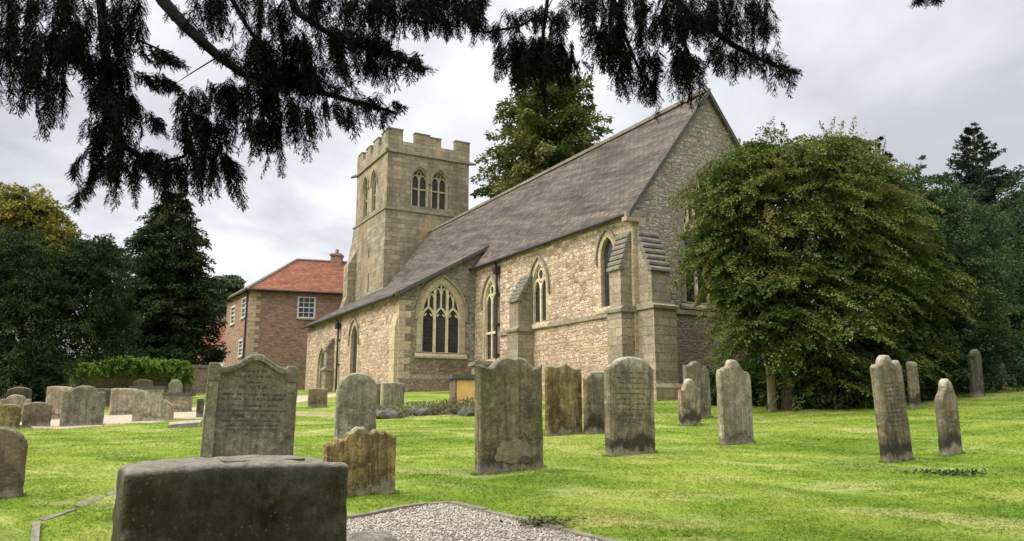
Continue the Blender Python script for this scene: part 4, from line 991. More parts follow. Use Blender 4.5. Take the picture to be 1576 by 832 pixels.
# low sunken edging stones in the grass, bottom left
for i, (pa, pb_) in enumerate((((52, 842), (60, 806)), ((66, 803), (112, 785)), ((124, 781), (158, 766)), ((166, 763), (196, 744)))):
    qa, qb = hit(*pa), hit(*pb_); dd = (qb - qa); Lq = dd.xy.length; o = MB().box(0, Lq, -.03, .03, -.1, .026 - .006 * i, fn=lambda x, y, z: Vector((x, y + .02 * math.sin(x * 9 + i), z + .012 * math.sin(x * 11 + y * 30)))).build('edging_stone', 'kerb_stone'); o.location = qa; o.rotation_euler = (0, -math.atan2(dd.z, Lq), math.atan2(dd.y, dd.x))
    tag(o, ['half sunk edging stone nearest the bottom left corner', 'second edging stone up from the bottom left corner', 'third sunken edging stone from the bottom left corner', 'edging stone nearest the dark foreground block'][i], 'stone', 'sunken edging stones in the grass')

# ------------------------------------------------------------------ foliage
def nrm(a): return a / (np.linalg.norm(a, axis=-1, keepdims=True) + 1e-9)
def leaves(P, D, L, Wd, rg=rng, flat=.5):
    """diamond quads at P pointing along D"""
    n = len(P); D = nrm(D); up = np.tile([0, 0, 1.0], (n, 1)) + rg.normal(0, flat, (n, 3)); S = nrm(np.cross(D, up)); Nn = np.cross(S, D)
    L = np.broadcast_to(np.asarray(L, float).reshape(-1, 1), (n, 1)); Wd = np.broadcast_to(np.asarray(Wd, float).reshape(-1, 1), (n, 1))
    V = np.stack([P, P + D * L * .5 + S * Wd * .5, P + D * L - Nn * L * .12, P + D * L * .5 - S * Wd * .5], 1)
    return V
def build_leaves(name, Vs, tints, mat, parent=None):
    V = np.concatenate(Vs); n = len(V)
    return fastmesh(name, V.reshape(-1, 3), np.arange(n * 4).reshape(n, 4), mat, parent, np.concatenate(tints))
def sprays(P, D, ln, wd, nl, droop, L, Wd, tint, rg=rng, thick=.25, tj=.15, flat=.5):
    """m leafy sprays: flattened, tapering, drooping"""
    m = len(P); D = nrm(D); S = nrm(np.cross(D, np.tile([0, 0, 1.0], (m, 1)) + rg.normal(0, .25, (m, 3)))); U = np.cross(S, D)
    ln = np.broadcast_to(np.asarray(ln, float), (m,))
    t = rg.random((m, nl)) ** .8; s = rg.uniform(-1, 1, (m, nl)) * (1 - t * .75); q = rg.normal(0, 1, (m, nl)) * thick * (1 - .6 * t)
    pos = P[:, None] + D[:, None] * (t * ln[:, None])[..., None] + S[:, None] * (s * wd * ln[:, None])[..., None] + U[:, None] * (q * wd * ln[:, None])[..., None]
    pos[..., 2] -= droop * ln[:, None] * t ** 2
    ld = D[:, None] * .7 + S[:, None] * (np.sign(s) * .7)[..., None] + rg.normal(0, .45, (m, nl, 3)); ld[..., 2] -= droop * t
    V = leaves(pos.reshape(-1, 3), ld.reshape(-1, 3), L * rg.uniform(.7, 1.3, m * nl), Wd * rg.uniform(.7, 1.3, m * nl), rg, flat)
    ti = np.repeat(tint, nl) + rg.normal(0, tj, m * nl)
    return V, ti
def shell(ells, m, rg=rng, inner=.15, upbias=0.0):
    """points and outward directions on a union of ellipsoids (cx,cy,cz,rx,ry,rz)"""
    E_ = np.array(ells, float); area = (E_[:, 3] * E_[:, 4] + E_[:, 3] * E_[:, 5] + E_[:, 4] * E_[:, 5]); pick = rg.choice(len(E_), m * 3, p=area / area.sum())
    u = nrm(rg.normal(0, 1, (m * 3, 3)) + np.array([0, 0, upbias])); e_ = E_[pick]; f_ = rg.uniform(.62, 1.06, (m * 3, 1))
    P = e_[:, :3] + u * e_[:, 3:] * f_; D = nrm(u / e_[:, 3:])
    keep = np.ones(len(P), bool)
    for k, q in enumerate(E_):
        r = (((P - q[:3]) / q[3:]) ** 2).sum(1); keep &= ~((r < .72) & (pick != k))
    keep |= rg.random(len(P)) < inner
    ix = np.nonzero(keep)[0][:m]; return P[ix], D[ix]
def trunk_mesh(H, r0, limbs, base=(0, 0, 0), lean=(0, 0), seg=9):
    m = MB(); pts = [(base[0] + lean[0] * t * H, base[1] + lean[1] * t * H, base[2] - .4 + (H + .4) * t) for t in np.linspace(0, 1, 7)]
    m.tube(pts, [r0 * (1.35 if i == 0 else 1) * (1 - .85 * i / 6) for i in range(7)], seg)
    for h0, tip in limbs:
        b = Vector((base[0] + lean[0] * h0, base[1] + lean[1] * h0, base[2] + h0)); tip = Vector(tip); mid_ = b.lerp(tip, .5) + Vector((random.uniform(-.2, .2), random.uniform(-.2, .2), .12 * (tip - b).length))
        q_ = b.lerp(tip, .25) + Vector((0, 0, .06 * (tip - b).length)); rr = r0 * .4 * (1 - h0 / (H * 1.4))
        m.tube([b, q_, mid_, tip], [rr, rr * .8, rr * .5, rr * .15], 5)
    return m
def broad_tree(name, base, ells, nspray, nl, ln, L, Wd, leafm, barkm, label, cat, H, r0, droop=.3, tint=(.35, .25), wd=.45, outdir=.8, nlimb=26, group=None, inner=.25, thick=.3, tip_tint=0, rgseed=1, zmin=.1, flatten=0, stems=1, core=True, flat=.5, shoots=0, cored=9):
    rg = np.random.default_rng(rgseed); o = empty(name, base); tag(o, label, cat, group)
    P, D = shell(ells, nspray, rg, inner); ok = P[:, 2] > zmin; P, D = P[ok], D[ok]
    D = D * outdir + rg.normal(0, .35, D.shape); D[:, 2] *= (1 - flatten)
    lens = ln * rg.uniform(.6, 1.35, len(P))
    cl = np.sin(P[:, 0] * 1.9 + 1.3 * np.sin(P[:, 2] * 2.3)) * np.sin(P[:, 1] * 1.7 + P[:, 2] * 1.4)     # clumps of lighter and darker growth
    ti = tint[0] + tint[1] * cl + rg.normal(0, .08, len(P)) + tip_tint * (P[:, 2] > np.quantile(P[:, 2], .6)) * rg.random(len(P))
    V, t_ = sprays(P - nrm(D) * lens[:, None] * .5, D, lens, wd, nl, droop, L, Wd, ti, rg, thick, flat=flat)
    Vs, Ts = [V], [t_]
    if shoots:
        hi = P[(P[:, 2] > np.quantile(P[:, 2], .55))]; hi = hi[rg.choice(len(hi), shoots)]; sdv = rg.normal(0, .45, (shoots, 3)); sdv[:, 2] = np.abs(sdv[:, 2]) + .7
        V2, t2 = sprays(hi, sdv, ln * rg.uniform(.45, .95, shoots), .09, 44, .1, L, Wd, np.full(shoots, tint[0]) + rg.normal(0, .2, shoots), rg, .5); Vs.append(V2); Ts.append(t2)
    if core:                                                                                           # big inner leaves, crown shade put into their dark tint, stop light leaking through
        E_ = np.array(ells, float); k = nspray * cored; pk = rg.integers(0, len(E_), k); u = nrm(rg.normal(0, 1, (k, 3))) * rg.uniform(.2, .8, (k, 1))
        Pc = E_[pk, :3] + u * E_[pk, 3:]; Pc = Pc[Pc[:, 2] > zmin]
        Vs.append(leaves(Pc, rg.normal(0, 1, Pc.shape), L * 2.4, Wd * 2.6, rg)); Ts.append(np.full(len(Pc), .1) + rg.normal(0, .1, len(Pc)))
    build_leaves('crown', Vs, Ts, leafm, o)
    tips = P[rg.choice(len(P), min(nlimb, len(P)), replace=False)]
    m = MB()
    for s_ in range(stems):
        bx = (rg.uniform(-.4, .4), rg.uniform(-.4, .4), 0) if stems > 1 else (0, 0, 0)
        tt = tips[s_::stems]
        mm = trunk_mesh(H, r0, [(min(max(.25 * H, q[2] * rg.uniform(.35, .75)), H * .95), tuple(q)) for q in tt], bx, (rg.uniform(-.06, .06), rg.uniform(-.06, .06)))
        m.add(mm.v, mm.f)
    m.build('trunk', barkm, o, smooth=True, fix=False)
    return o
def conifer(name, base, H, rfun, leafm, label, ntier, nb, nl, L, Wd, droop=.35, ln=.9, barkm='bark', tint=(.4, .3), seed=1, h0=.06, group=None, r0=.3, wd=.35, up=0.0, asym=None, thick=.25, gap=0.0):
    rg = np.random.default_rng(seed); o = empty(name, base); tag(o, label, 'tree', group)
    Ps, Ds, Ls, Ti = [], [], [], []; limbs = []
    for i in range(ntier):
        f_ = i / (ntier - 1); h = H * (h0 + (1 - h0) * f_ ** .9); r_ = rfun(f_)
        for k in range(max(3, int(nb * (.35 + .65 * r_ / max(.01, rfun(0.0) if rfun(0.0) > .01 else 1))))):
            a = rg.uniform(0, 2 * math.pi); rr = r_ * rg.uniform(.72, 1.15) * (asym(a, f_) if asym else 1)
            if rg.random() < gap: continue
            hh = h + rg.uniform(-.5, .5) * H / ntier
            d = np.array([math.cos(a), math.sin(a), up + rg.uniform(-.1, .1)]); t0 = rg.uniform(-.1, .25)
            ct = rg.normal(0, 1)
            ns = max(2, int(rr / (ln * .42)))
            for j in range(ns):
                fr_ = (j + .6) / ns; Ps.append(np.array([0, 0, hh]) + d * rr * fr_ - np.array([0, 0, droop * rr * fr_ ** 2 * .6]))
                sd_ = d + np.array([-d[1], d[0], 0]) * rg.uniform(-.9, .9); Ds.append(sd_); Ls.append(ln * rg.uniform(.7, 1.3) * (1.05 - .3 * fr_) * min(1, .3 + 1.1 * r_ / rfun(.3))); Ti.append(tint[0] + tint[1] * ct * .5 + rg.normal(0, .1))
            if rg.random() < .3: limbs.append((min(hh, H * .97), tuple(np.array([0, 0, hh]) + d * rr * .85 - np.array([0, 0, droop * rr * .45]))))
    V, t_ = sprays(np.array(Ps), np.array(Ds), np.array(Ls), wd, nl, droop, L, Wd, np.array(Ti), rg, thick)
    build_leaves('crown', [V], [t_], leafm, o)
    trunk_mesh(H, r0, limbs).build('trunk', barkm, o, smooth=True, fix=False)
    return o
def gbase(px, Yd, py=600):
    p = at(px, py, Yd); p.z = gz(p.x, p.y); return p
def el(base, px, py, Yd, rx, ry, rz):
    p = at(px, py, Yd) - base; return (p.x, p.y, p.z, rx, ry, rz)

# the big hawthorn in front of the gable
b = gbase(1192, 18.8); 
hw_e = [el(b, 1215, 330, 19.2, 2.1, 2.0, 1.7), el(b, 1130, 300, 19.0, 1.3, 1.4, 1.1), el(b, 1290, 320, 19.8, 1.9, 2.0, 1.75), el(b, 1230, 262, 19.6, 1.9, 1.8, 1.0),
        el(b, 1116, 385, 18.8, 1.05, 1.4, 1.0), el(b, 1195, 440, 18.6, 1.6, 1.7, 1.0), el(b, 1180, 505, 18.3, 1.2, 1.3, .62), el(b, 1250, 500, 18.6, 1.5, 1.5, .85), el(b, 1300, 430, 19.2, 1.5, 1.6, 1.2),
        el(b, 1345, 360, 20.0, 1.25, 1.6, 1.5), el(b, 1260, 570, 18.9, 1.3, 1.2, .75), el(b, 1340, 300, 20.2, 1.1, 1.2, 1.0), el(b, 1395, 430, 20.0, 1.2, 1.3, 1.2), el(b, 1300, 235, 20.0, .7, .8, .5), el(b, 1165, 245, 19.2, .7, .8, .5), el(b, 1140, 455, 18.2, .7, .8, .4), el(b, 1385, 520, 19.6, 1.0, 1.0, .8)]
broad_tree('hawthorn_tree', b, hw_e, 1350, 170, 1.0, .068, .042, 'hawthorn_leaf', 'bark', 'spreading olive green hawthorn with browning tips in front of the church gable', 'tree', 5.0, .2, droop=.42, tint=(.50, .24), wd=.36, tip_tint=.2, flatten=.75, rgseed=3, nlimb=40, stems=2, thick=.12, flat=.28, shoots=150, cored=24)
bushes = [
    ('holly_bush', 1440, 21.5, [(1440, 440, 21.5, 2.0, 1.7, 2.0), (1400, 540, 20.5, 1.4, 1.2, 1.0), (1480, 530, 21.5, 1.6, 1.4, 1.2), (1430, 350, 22.5, 1.5, 1.3, 1.6), (1385, 330, 22.5, 1.3, 1.2, 1.6), (1475, 380, 23, 1.4, 1.3, 1.6)], 'holly_leaf', 'tall dark holly bush between the hawthorn and far right graves', 1150, .07, .05),
    ('laurel_bush', 1320, 18.9, [(1300, 585, 18.8, .9, .7, .55), (1340, 560, 19.2, .9, .8, .8), (1240, 595, 18.9, .7, .6, .42)], 'laurel_leaf', 'low glossy laurel bush at the foot of the hawthorn', 260, .09, .06),
    ('elder_bush', 1560, 23.5, [(1560, 560, 23.5, 1.0, .9, .75), (1600, 540, 24, 1.2, 1, 1.0), (1520, 575, 23.4, .5, .5, .4)], 'laurel_leaf', 'light green shrub behind the little cross at far right', 260, .09, .055),
    ('yew_bush', 1545, 25.5, [(1540, 450, 25.5, 2.0, 1.6, 2.2), (1600, 400, 26, 2.0, 1.6, 3.2), (1500, 500, 25, 1.6, 1.4, 1.6)], 'holly_leaf', 'dark evergreen bush at the right edge below the spruce', 700, .08, .045)]
for i, (nm, px, Yd, es, lm, lab, ns, L_, W_) in enumerate(bushes):
    b = gbase(px, Yd); broad_tree(nm, b, [el(b, *e_) for e_ in es], ns, 85, .7, L_, W_, lm, 'bark', lab, 'bush', max(.8, max(el(b, *e_)[2] for e_ in es)), .1, droop=.25, tint=(.42, .32), wd=.45, rgseed=20 + i, stems=3, nlimb=15)
# low dark understorey plants beneath the hawthorn
for i, (px, Yd, w_, h_) in enumerate(((1130, 20.8, 1.0, 1.0), (1215, 20.3, 1.2, 1.3), (1400, 20.0, .9, .6))):
    b = gbase(px, Yd); broad_tree('shrub', b, [(0, 0, h_ * .5, w_, .8, h_ * .6)], 160, 80, .5, .07, .05, 'holly_leaf', 'bark', ['dark shrub in the shade between hawthorn and gable wall', 'dark shrub behind the pale slab under the hawthorn', 'low dark shrub between the leaning headstone and the holly'][i], 'bush', .6, .05, rgseed=40 + i, stems=2, nlimb=6, group='dark shrubs under the hawthorn')
# spires of conifers on the right
def cone(rmax, p=.85): return lambda f_: rmax * (1 - f_) ** p + .12
def conat(name, px, py_top, Yd, rmax, *a, **k):
    b = gbase(px, Yd); H = EYE + ray(px, py_top)[2] * Yd - b.z; return conifer(name, b, H, cone(rmax, k.pop('p', .85)), *a, **k)
conat('spruce_tree', 1543, 200, 33, 4.8, 'spruce_leaf', 'tall blue green spruce rising at the right edge', 44, 18, 34, .13, .06, seed=5, droop=.1, up=.45, ln=.6, p=1.0)
conat('larch_tree', 1386, 222, 30, 1.5, 'spruce_leaf', 'slim pointed conifer just above the hawthorn crown', 22, 7, 34, .13, .06, seed=6, up=.35, droop=.1, ln=.7, gap=.25)
conat('larch_tree', 1446, 252, 29, 2.0, 'holly_leaf', 'shorter ragged conifer between the slim one and the spruce', 20, 8, 34, .13, .06, seed=7, up=.35, droop=.1, ln=.7, gap=.2)
# sequoia behind the nave
b = gbase(843, 52); H = EYE + ray(843, 75)[2] * 52 - b.z
conifer('sequoia_tree', b, H, lambda f_: 4.9 * min(1, (1.06 - f_) * 2.2) ** .6 * (1 - .35 * f_), 'sequoia_leaf', 'tall olive sequoia with open clumpy crown behind the nave roof', 28, 13, 62, .30, .17, droop=.25, ln=1.35, seed=9, h0=.3, r0=.55, wd=.5, up=.1, tint=(.45, .4), thick=.5, gap=.12)
# left background
b = gbase(40, 46)
broad_tree('maple_tree', b, [el(b, 35, 330, 46, 2.4, 2.2, 1.8), el(b, 80, 390, 46, 1.9, 2, 2.2), el(b, -20, 380, 46, 2.6, 2.5, 2.8), el(b, 30, 440, 46, 3.4, 2.5, 2.5), el(b, -60, 330, 46, 2.2, 2, 2)], 900, 70, 1.1, .17, .12, 'maple_leaf', 'bark',
           'yellowing broadleaf tree showing above the dark yews at far left', 'tree', 9, .35, tint=(.5, .35), rgseed=50)
b = gbase(60, 33)
broad_tree('old_yew', b, [el(b, 60, 480, 33, 2.6, 2.2, 2.4), el(b, 130, 430, 34, 1.9, 1.8, 2.0), el(b, 150, 500, 35, 1.7, 1.5, 1.3), el(b, 0, 420, 33, 2.3, 2, 2.4), el(b, 20, 560, 32, 2.4, 2, 1.1), el(b, -60, 480, 33, 2.4, 2, 3.2), el(b, 62, 570, 32, 1.2, 1.2, .9), el(b, 155, 400, 35, 1.0, 1.2, 1.3)],
           1500, 75, .95, .11, .055, 'conifer_leaf', 'yew_bark', 'broad dark yew filling the left background above the graves', 'tree', 5, .4, droop=.45, tint=(.35, .3), rgseed=51, wd=.42)
b = gbase(243, 47.5); H = EYE + ray(262, 300)[2] * 47.5 - b.z
conifer('cedar_tree', b, H, lambda f_: 3.1 * (1 - f_ ** 1.6) ** .8 * (.66 + .34 * min(1, f_ / .4)) + .3, 'conifer_leaf', 'dark tiered cedar with clumped branches behind the ivy wall', 26, 24, 70, .19, .10, droop=.25, ln=1.2, seed=12, h0=.03, r0=.4, wd=.45, tint=(.4, .35), asym=lambda a, f_: 1.08 if math.cos(a) > .3 and .4 < f_ < .8 else 1.0, thick=.35)
b = gbase(345, 95)
broad_tree('far_tree', b, [el(b, 340, 455, 95, 3.5, 3, 2.2), el(b, 352, 440, 95, 1.8, 2, 1.4), el(b, 325, 480, 93, 3.2, 2, 2.5)], 320, 60, 1.4, .30, .2, 'far_leaf', 'bark', 'pale distant tree above the cottage roof left of the brick house', 'tree', 9, .3, rgseed=53)
b = gbase(333, 48)
broad_tree('round_shrub', b, [el(b, 331, 547, 48, .62, .62, .5), (0, 0, .7, .5, .5, .9)], 130, 70, .35, .08, .05, 'conifer_leaf', 'bark', 'small clipped dark round shrub beside the brick house', 'bush', 2.0, .08, rgseed=54, nlimb=8)
b = gbase(140, 44)
broad_tree('laurel_hedge', b, [el(b, px, 565, 44, 1.3, .8, 1.2) for px in (40, 80, 120, 160, 200, 240, 262)], 420, 60, .6, .12, .07, 'conifer_leaf', 'bark', 'dark hedge running behind the ivy covered boundary wall', 'hedge', 1.6, .06, rgseed=60, nlimb=10, stems=4)
# ivy on the boundary wall
b = gbase(210, 40.2); rel = lambda px, py, Yd: el(b, px, py, Yd, 1, 1, 1)[:3]
ive = [(*rel(px, py, Yd), rx, .6, rz) for px, py, Yd, rx, rz in ((150, 562, 39.9, 1.1, .25), (190, 556, 40.2, 1.2, .33), (225, 558, 40.5, 1.1, .3), (260, 560, 40.9, 1.1, .3), (283, 570, 41.0, .45, .6), (124, 567, 39.6, .7, .2))]
broad_tree('ivy', b, ive, 420, 60, .38, .09, .075, 'ivy_leaf', 'bark', 'bright green ivy tumbling over the boundary wall', 'ivy', 1.3, .06, droop=.7, tint=(.5, .3), rgseed=55, nlimb=8, core=False)

# weeds and loose stones below the aisle
WS = [(600, 634, 20.4), (640, 628, 21.2), (662, 622, 22), (655, 632, 20.8), (700, 628, 20.8), (722, 630, 20.5), (676, 610, 22.6)]
for i, (px, py, Yd) in enumerate(WS):
    p = gbase(px, Yd); rg = random.Random(i); bm = bmesh.new(); bmesh.ops.create_icosphere(bm, subdivisions=2, radius=1)
    s_ = (rg.uniform(.25, .5), rg.uniform(.18, .3), rg.uniform(.12, .22))
    for v in bm.verts: v.co = Vector((v.co.x * s_[0], v.co.y * s_[1], v.co.z * s_[2])) * (1 + .3 * math.sin(v.co.x * 9 + i) * math.sin(v.co.y * 7 + v.co.z * 8 + i))
    me = bpy.data.meshes.new('loose_stone'); bm.to_mesh(me); bm.free(); me.materials.append(MATS['rubble_rock']); o = place(bpy.data.objects.new('loose_stone', me)); o.location = p + Vector((0, 0, .08)); o.rotation_euler = (0, 0, i)
    tag(o, ['leftmost loose grey stone below the aisle corner', 'loose stone under the left jamb of the aisle window', 'loose stone close to the wall below the aisle window', 'front loose stone in the middle of the rubble', 'loose stone at the foot of the yellow panelled tomb', 'rightmost loose stone beside the big olive headstone', 'loose stone tucked against the aisle wall base'][i], 'stone', 'loose stones among weeds below the aisle wall')
for i, (px, Yd, h_) in enumerate(((585, 20.8, .3), (620, 20.6, .35), (645, 21.5, .4), (668, 20.9, .35), (690, 21.0, .45), (712, 20.6, .5), (728, 20.4, .45))):
    p = gbase(px, Yd); rg = np.random.default_rng(70 + i); n = 420
    h_ *= .85; P = rg.normal(0, 1, (n, 3)) * np.array([.3, .25, 0]) + np.column_stack([np.zeros(n), np.zeros(n), rg.random(n) * h_]); D = rg.normal(0, .6, (n, 3)) + np.array([0, 0, .6])
    o = build_leaves('weed', [leaves(P, D,   .10 * rg.uniform(.6, 1.4, n), .03, rg)], [rg.random(n)], 'weed_leaf'); o.location = p
    tag(o, ['weed tuft left of the loose stones', 'weed tuft by the leftmost loose stone', 'weed tuft behind the front loose stone', 'weed tuft in the middle of the rubble', 'weed tuft just left of the yellow panelled tomb', 'tall weeds in front of the yellow sandstone panel', 'tall weeds touching the big olive headstone'][i], 'weed', 'weed tufts among the loose stones')
p = hit(838, 812); rg = np.random.default_rng(90); n = 260
P = rg.normal(0, 1, (n, 3)) * np.array([.13, .06, .012]) + np.array([0, 0, .05]); o = build_leaves('trailing_weed', [leaves(P, rg.normal(0, 1, (n, 3)) * np.array([1, 1, .4]) + np.array([0, 0, .3]), .04, .03, rg)], [rg.random(n) * .6], 'weed_leaf'); o.location = p
tag(o, 'small leafy weed creeping over the kerb of the gravel plot', 'weed')
p = hit(1465, 731); n = 240; P = rg.normal(0, 1, (n, 3)) * np.array([.25, .12, .01]) + np.array([0, 0, .03]); o = build_leaves('dark_weed', [leaves(P, rg.normal(0, 1, (n, 3)) * np.array([1, 1, .4]) + np.array([0, 0, .3]), .05, .035, rg)], [rg.random(n) * .3], 'holly_leaf'); o.location = p
tag(o, 'patch of dark low weeds in the lawn below the slim right headstone', 'weed')

# grass blades: dense near the camera
n = 230000
py_ = 832 + 25 - (rng.random(n) ** 1.25) * 235; px_ = rng.uniform(-40, 1616, n)
# sample by distance along the ground, then keep what the plot does not cover
Yd = 4.6 * (26 / 4.6) ** (rng.random(n) ** 1.1); Xd = (px_ - 788) / FPX * Yd * 1.02
PZg = gz_arr(np.stack([Xd, Yd], 1))
det = eL.x * eR.y - eL.y * eR.x; rx_, ry_ = Xd - k0.x, Yd - k0.y
ua = (rx_ * eR.y - ry_ * eR.x) / det; va = (eL.x * ry_ - eL.y * rx_) / det
keep = ~((ua > -.02) & (ua < lenL) & (va > -.02) & (va < lenR))
loc_ = np.stack([Xd, Yd], 1) - np.array([O.x, O.y]); le = loc_ @ np.array([-WEST.x, -WEST.y]); lnn = loc_ @ np.array([NORTH.x, NORTH.y])
keep &= ~((le < .3) & (lnn > -4.0) & (le < -11.3)); keep &= ~((le < .2) & (lnn > 0))
be2 = np.array([(q.x, q.y) for q in be]); keep &= ~((np.abs(Yd - np.interp(Xd, be2[:, 0], be2[:, 1])) < .9) & (Xd > be2[0, 0]) & (Xd < be2[-1, 0]) & (rng.random(n) < .7))
Xd, Yd, PZg = Xd[keep], Yd[keep], PZg[keep]; n = len(Xd)
hg = rng.uniform(.010, .026, n) * (1 + .01 * Yd); wg = .0035 + .0006 * Yd; a = rng.uniform(0, 6.28, n); ld_ = rng.normal(0, 1.5, (n, 2))
B0 = np.stack([Xd, Yd, PZg - .005], 1); sd_ = np.stack([np.cos(a), np.sin(a), np.zeros(n)], 1) * wg[:, None]
tip = B0 + np.stack([ld_[:, 0] * hg, ld_[:, 1] * hg, hg], 1)
Vb = np.stack([B0 - sd_, B0 + sd_, tip], 1)
for (fx, fy, fw, ft_, fa) in FEET + [(ih.location.x, ih.location.y, wI, .2, R(22))]:
    k = int(520 * fw) if fy < 18 else int(200 * fw); e_ = rng.integers(0, 4, k); u_ = rng.uniform(-1, 1, k); q_ = np.abs(rng.normal(0, .022, k))
    lx = np.where(e_ < 2, u_ * fw / 2, np.sign(u_) * (fw / 2 + q_)); ly = np.where(e_ < 2, np.where(e_ == 0, -1, 1) * (ft_ / 2 + q_), (u_ * 7 % 1 - .5) * ft_)
    bx_, by_ = fx + lx * math.cos(fa) - ly * math.sin(fa), fy + lx * math.sin(fa) + ly * math.cos(fa); B1_ = np.stack([bx_, by_, gz_arr(np.stack([bx_, by_], 1)) - .005], 1)
    h1 = rng.uniform(.03, .085, k) * np.exp(-q_ * 9) * (.55 + .45 * np.sin(u_ * 9 + fx * 5)); a1_ = rng.uniform(0, 6.28, k); s1 = np.stack([np.cos(a1_), np.sin(a1_), 0 * a1_], 1) * (.004 + .0005 * fy)
    T1 = B1_ + np.stack([rng.normal(0, .4, k) * h1, rng.normal(0, .4, k) * h1, h1], 1); Vb = np.concatenate([Vb, np.stack([B1_ - s1, B1_ + s1, T1], 1)])
n = len(Vb)
gb_ = fastmesh('grass', Vb.reshape(-1, 3), np.arange(n * 3).reshape(n, 3), 'grass_blade', None, rng.random(n))
tag(gb_, 'short mown green grass of the churchyard lawn', 'grass', kind='stuff')

# ------------------------------------------------------------------ the yew that overhangs the view
yew = empty('yew_tree', (.9, -2.6, gz(.9, -2.6))); yb = Vector(yew.location)
tag(yew, 'dark yew whose drooping boughs hang across the top of the view', 'tree')
tm = MB(); tm.tube([(0, 0, -.4), (0, .05, 1.2), (.1, 0, 3), (0, .1, 5), (.1, 0, 8)], [.75, .6, .5, .4, .15], 12)
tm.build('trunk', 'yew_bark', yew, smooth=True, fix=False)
bm_ = MB()
def bough(pts, r0, Yd, top=True):
    P = [at(x, y, Yd + (d if len(q) > 2 else 0)) - yb for q in pts for x, y, d in [(q[0], q[1], q[2] if len(q) > 2 else 0)]]
    if top: P = [Vector((.05, .05, 4.2)), Vector((.05, .05, 4.4)).lerp(P[0], .5) + Vector((0, 0, .5))] + P
    n = len(P); bm_.tube(P, [r0 * (1 - .85 * i / (n - 1)) for i in range(n)], 7)
YL, YR = 4.6, 5.0
bough([(215, -60), (250, 0), (285, 40), (335, 85), (372, 112), (450, 130), (560, 160), (605, 172)], .06, YL)
bough([(-60, 85), (0, 76), (60, 76), (95, 75), (150, 95)], .02, YL, False)
bough([(150, -60), (160, 60), (168, 140), (185, 220), (215, 240), (245, 252), (285, 240), (300, 190)], .045, YL)
bough([(420, -60), (460, 20), (520, 60), (590, 82), (655, 106)], .045, YL)
bough([(330, -50), (380, 40), (420, 95), (480, 160)], .03, YL)
bough([(690, -60), (720, 10), (745, 50), (800, 40), (840, 18), (860, -20)], .02, YL)
bough([(850, -60), (840, 20), (832, 80), (835, 120)], .03, YR)
bough([(980, -60), (1060, 20), (1130, 70), (1180, 96), (1230, 114)], .045, YR)
bough([(930, -60), (955, 40), (985, 110), (1000, 150)], .03, YR)
bough([(1040, -60), (1050, 40), (1060, 120)], .03, YR)
bough([(170, 235), (150, 255), (135, 285), (122, 312)], .012, YL, False)
bough([(210, 60), (255, 80), (240, 130)], .01, YL, False); bough([(340, 84), (290, 115), (268, 130)], .006, YL, False)
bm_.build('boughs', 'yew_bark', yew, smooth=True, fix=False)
EL = [(150, 50, 100, 60, 46), (50, 30, 60, 45, 20), (165, 190, 30, 50, 26), (205, 265, 50, 22, 18), (320, 175, 40, 45, 24), (420, 115, 60, 45, 40), (400, 190, 50, 40, 16), (500, 45, 120, 45, 60), (580, 60, 60, 35, 24), (690, 20, 50, 28, 26), (825, 100, 55, 36, 44), (950, 40, 60, 40, 40), (970, 110, 32, 40, 20), (1055, 105, 26, 40, 20), (1100, 40, 60, 40, 34), (1040, 30, 60, 35, 26), (620, 15, 90, 35, 40), (380, 40, 70, 35, 24), (240, 30, 30, 30, 6), (70, 80, 60, 40, 24), (1000, 20, 120, 25, 40), (330, 240, 30, 40, 16), (440, 180, 30, 40, 14)]
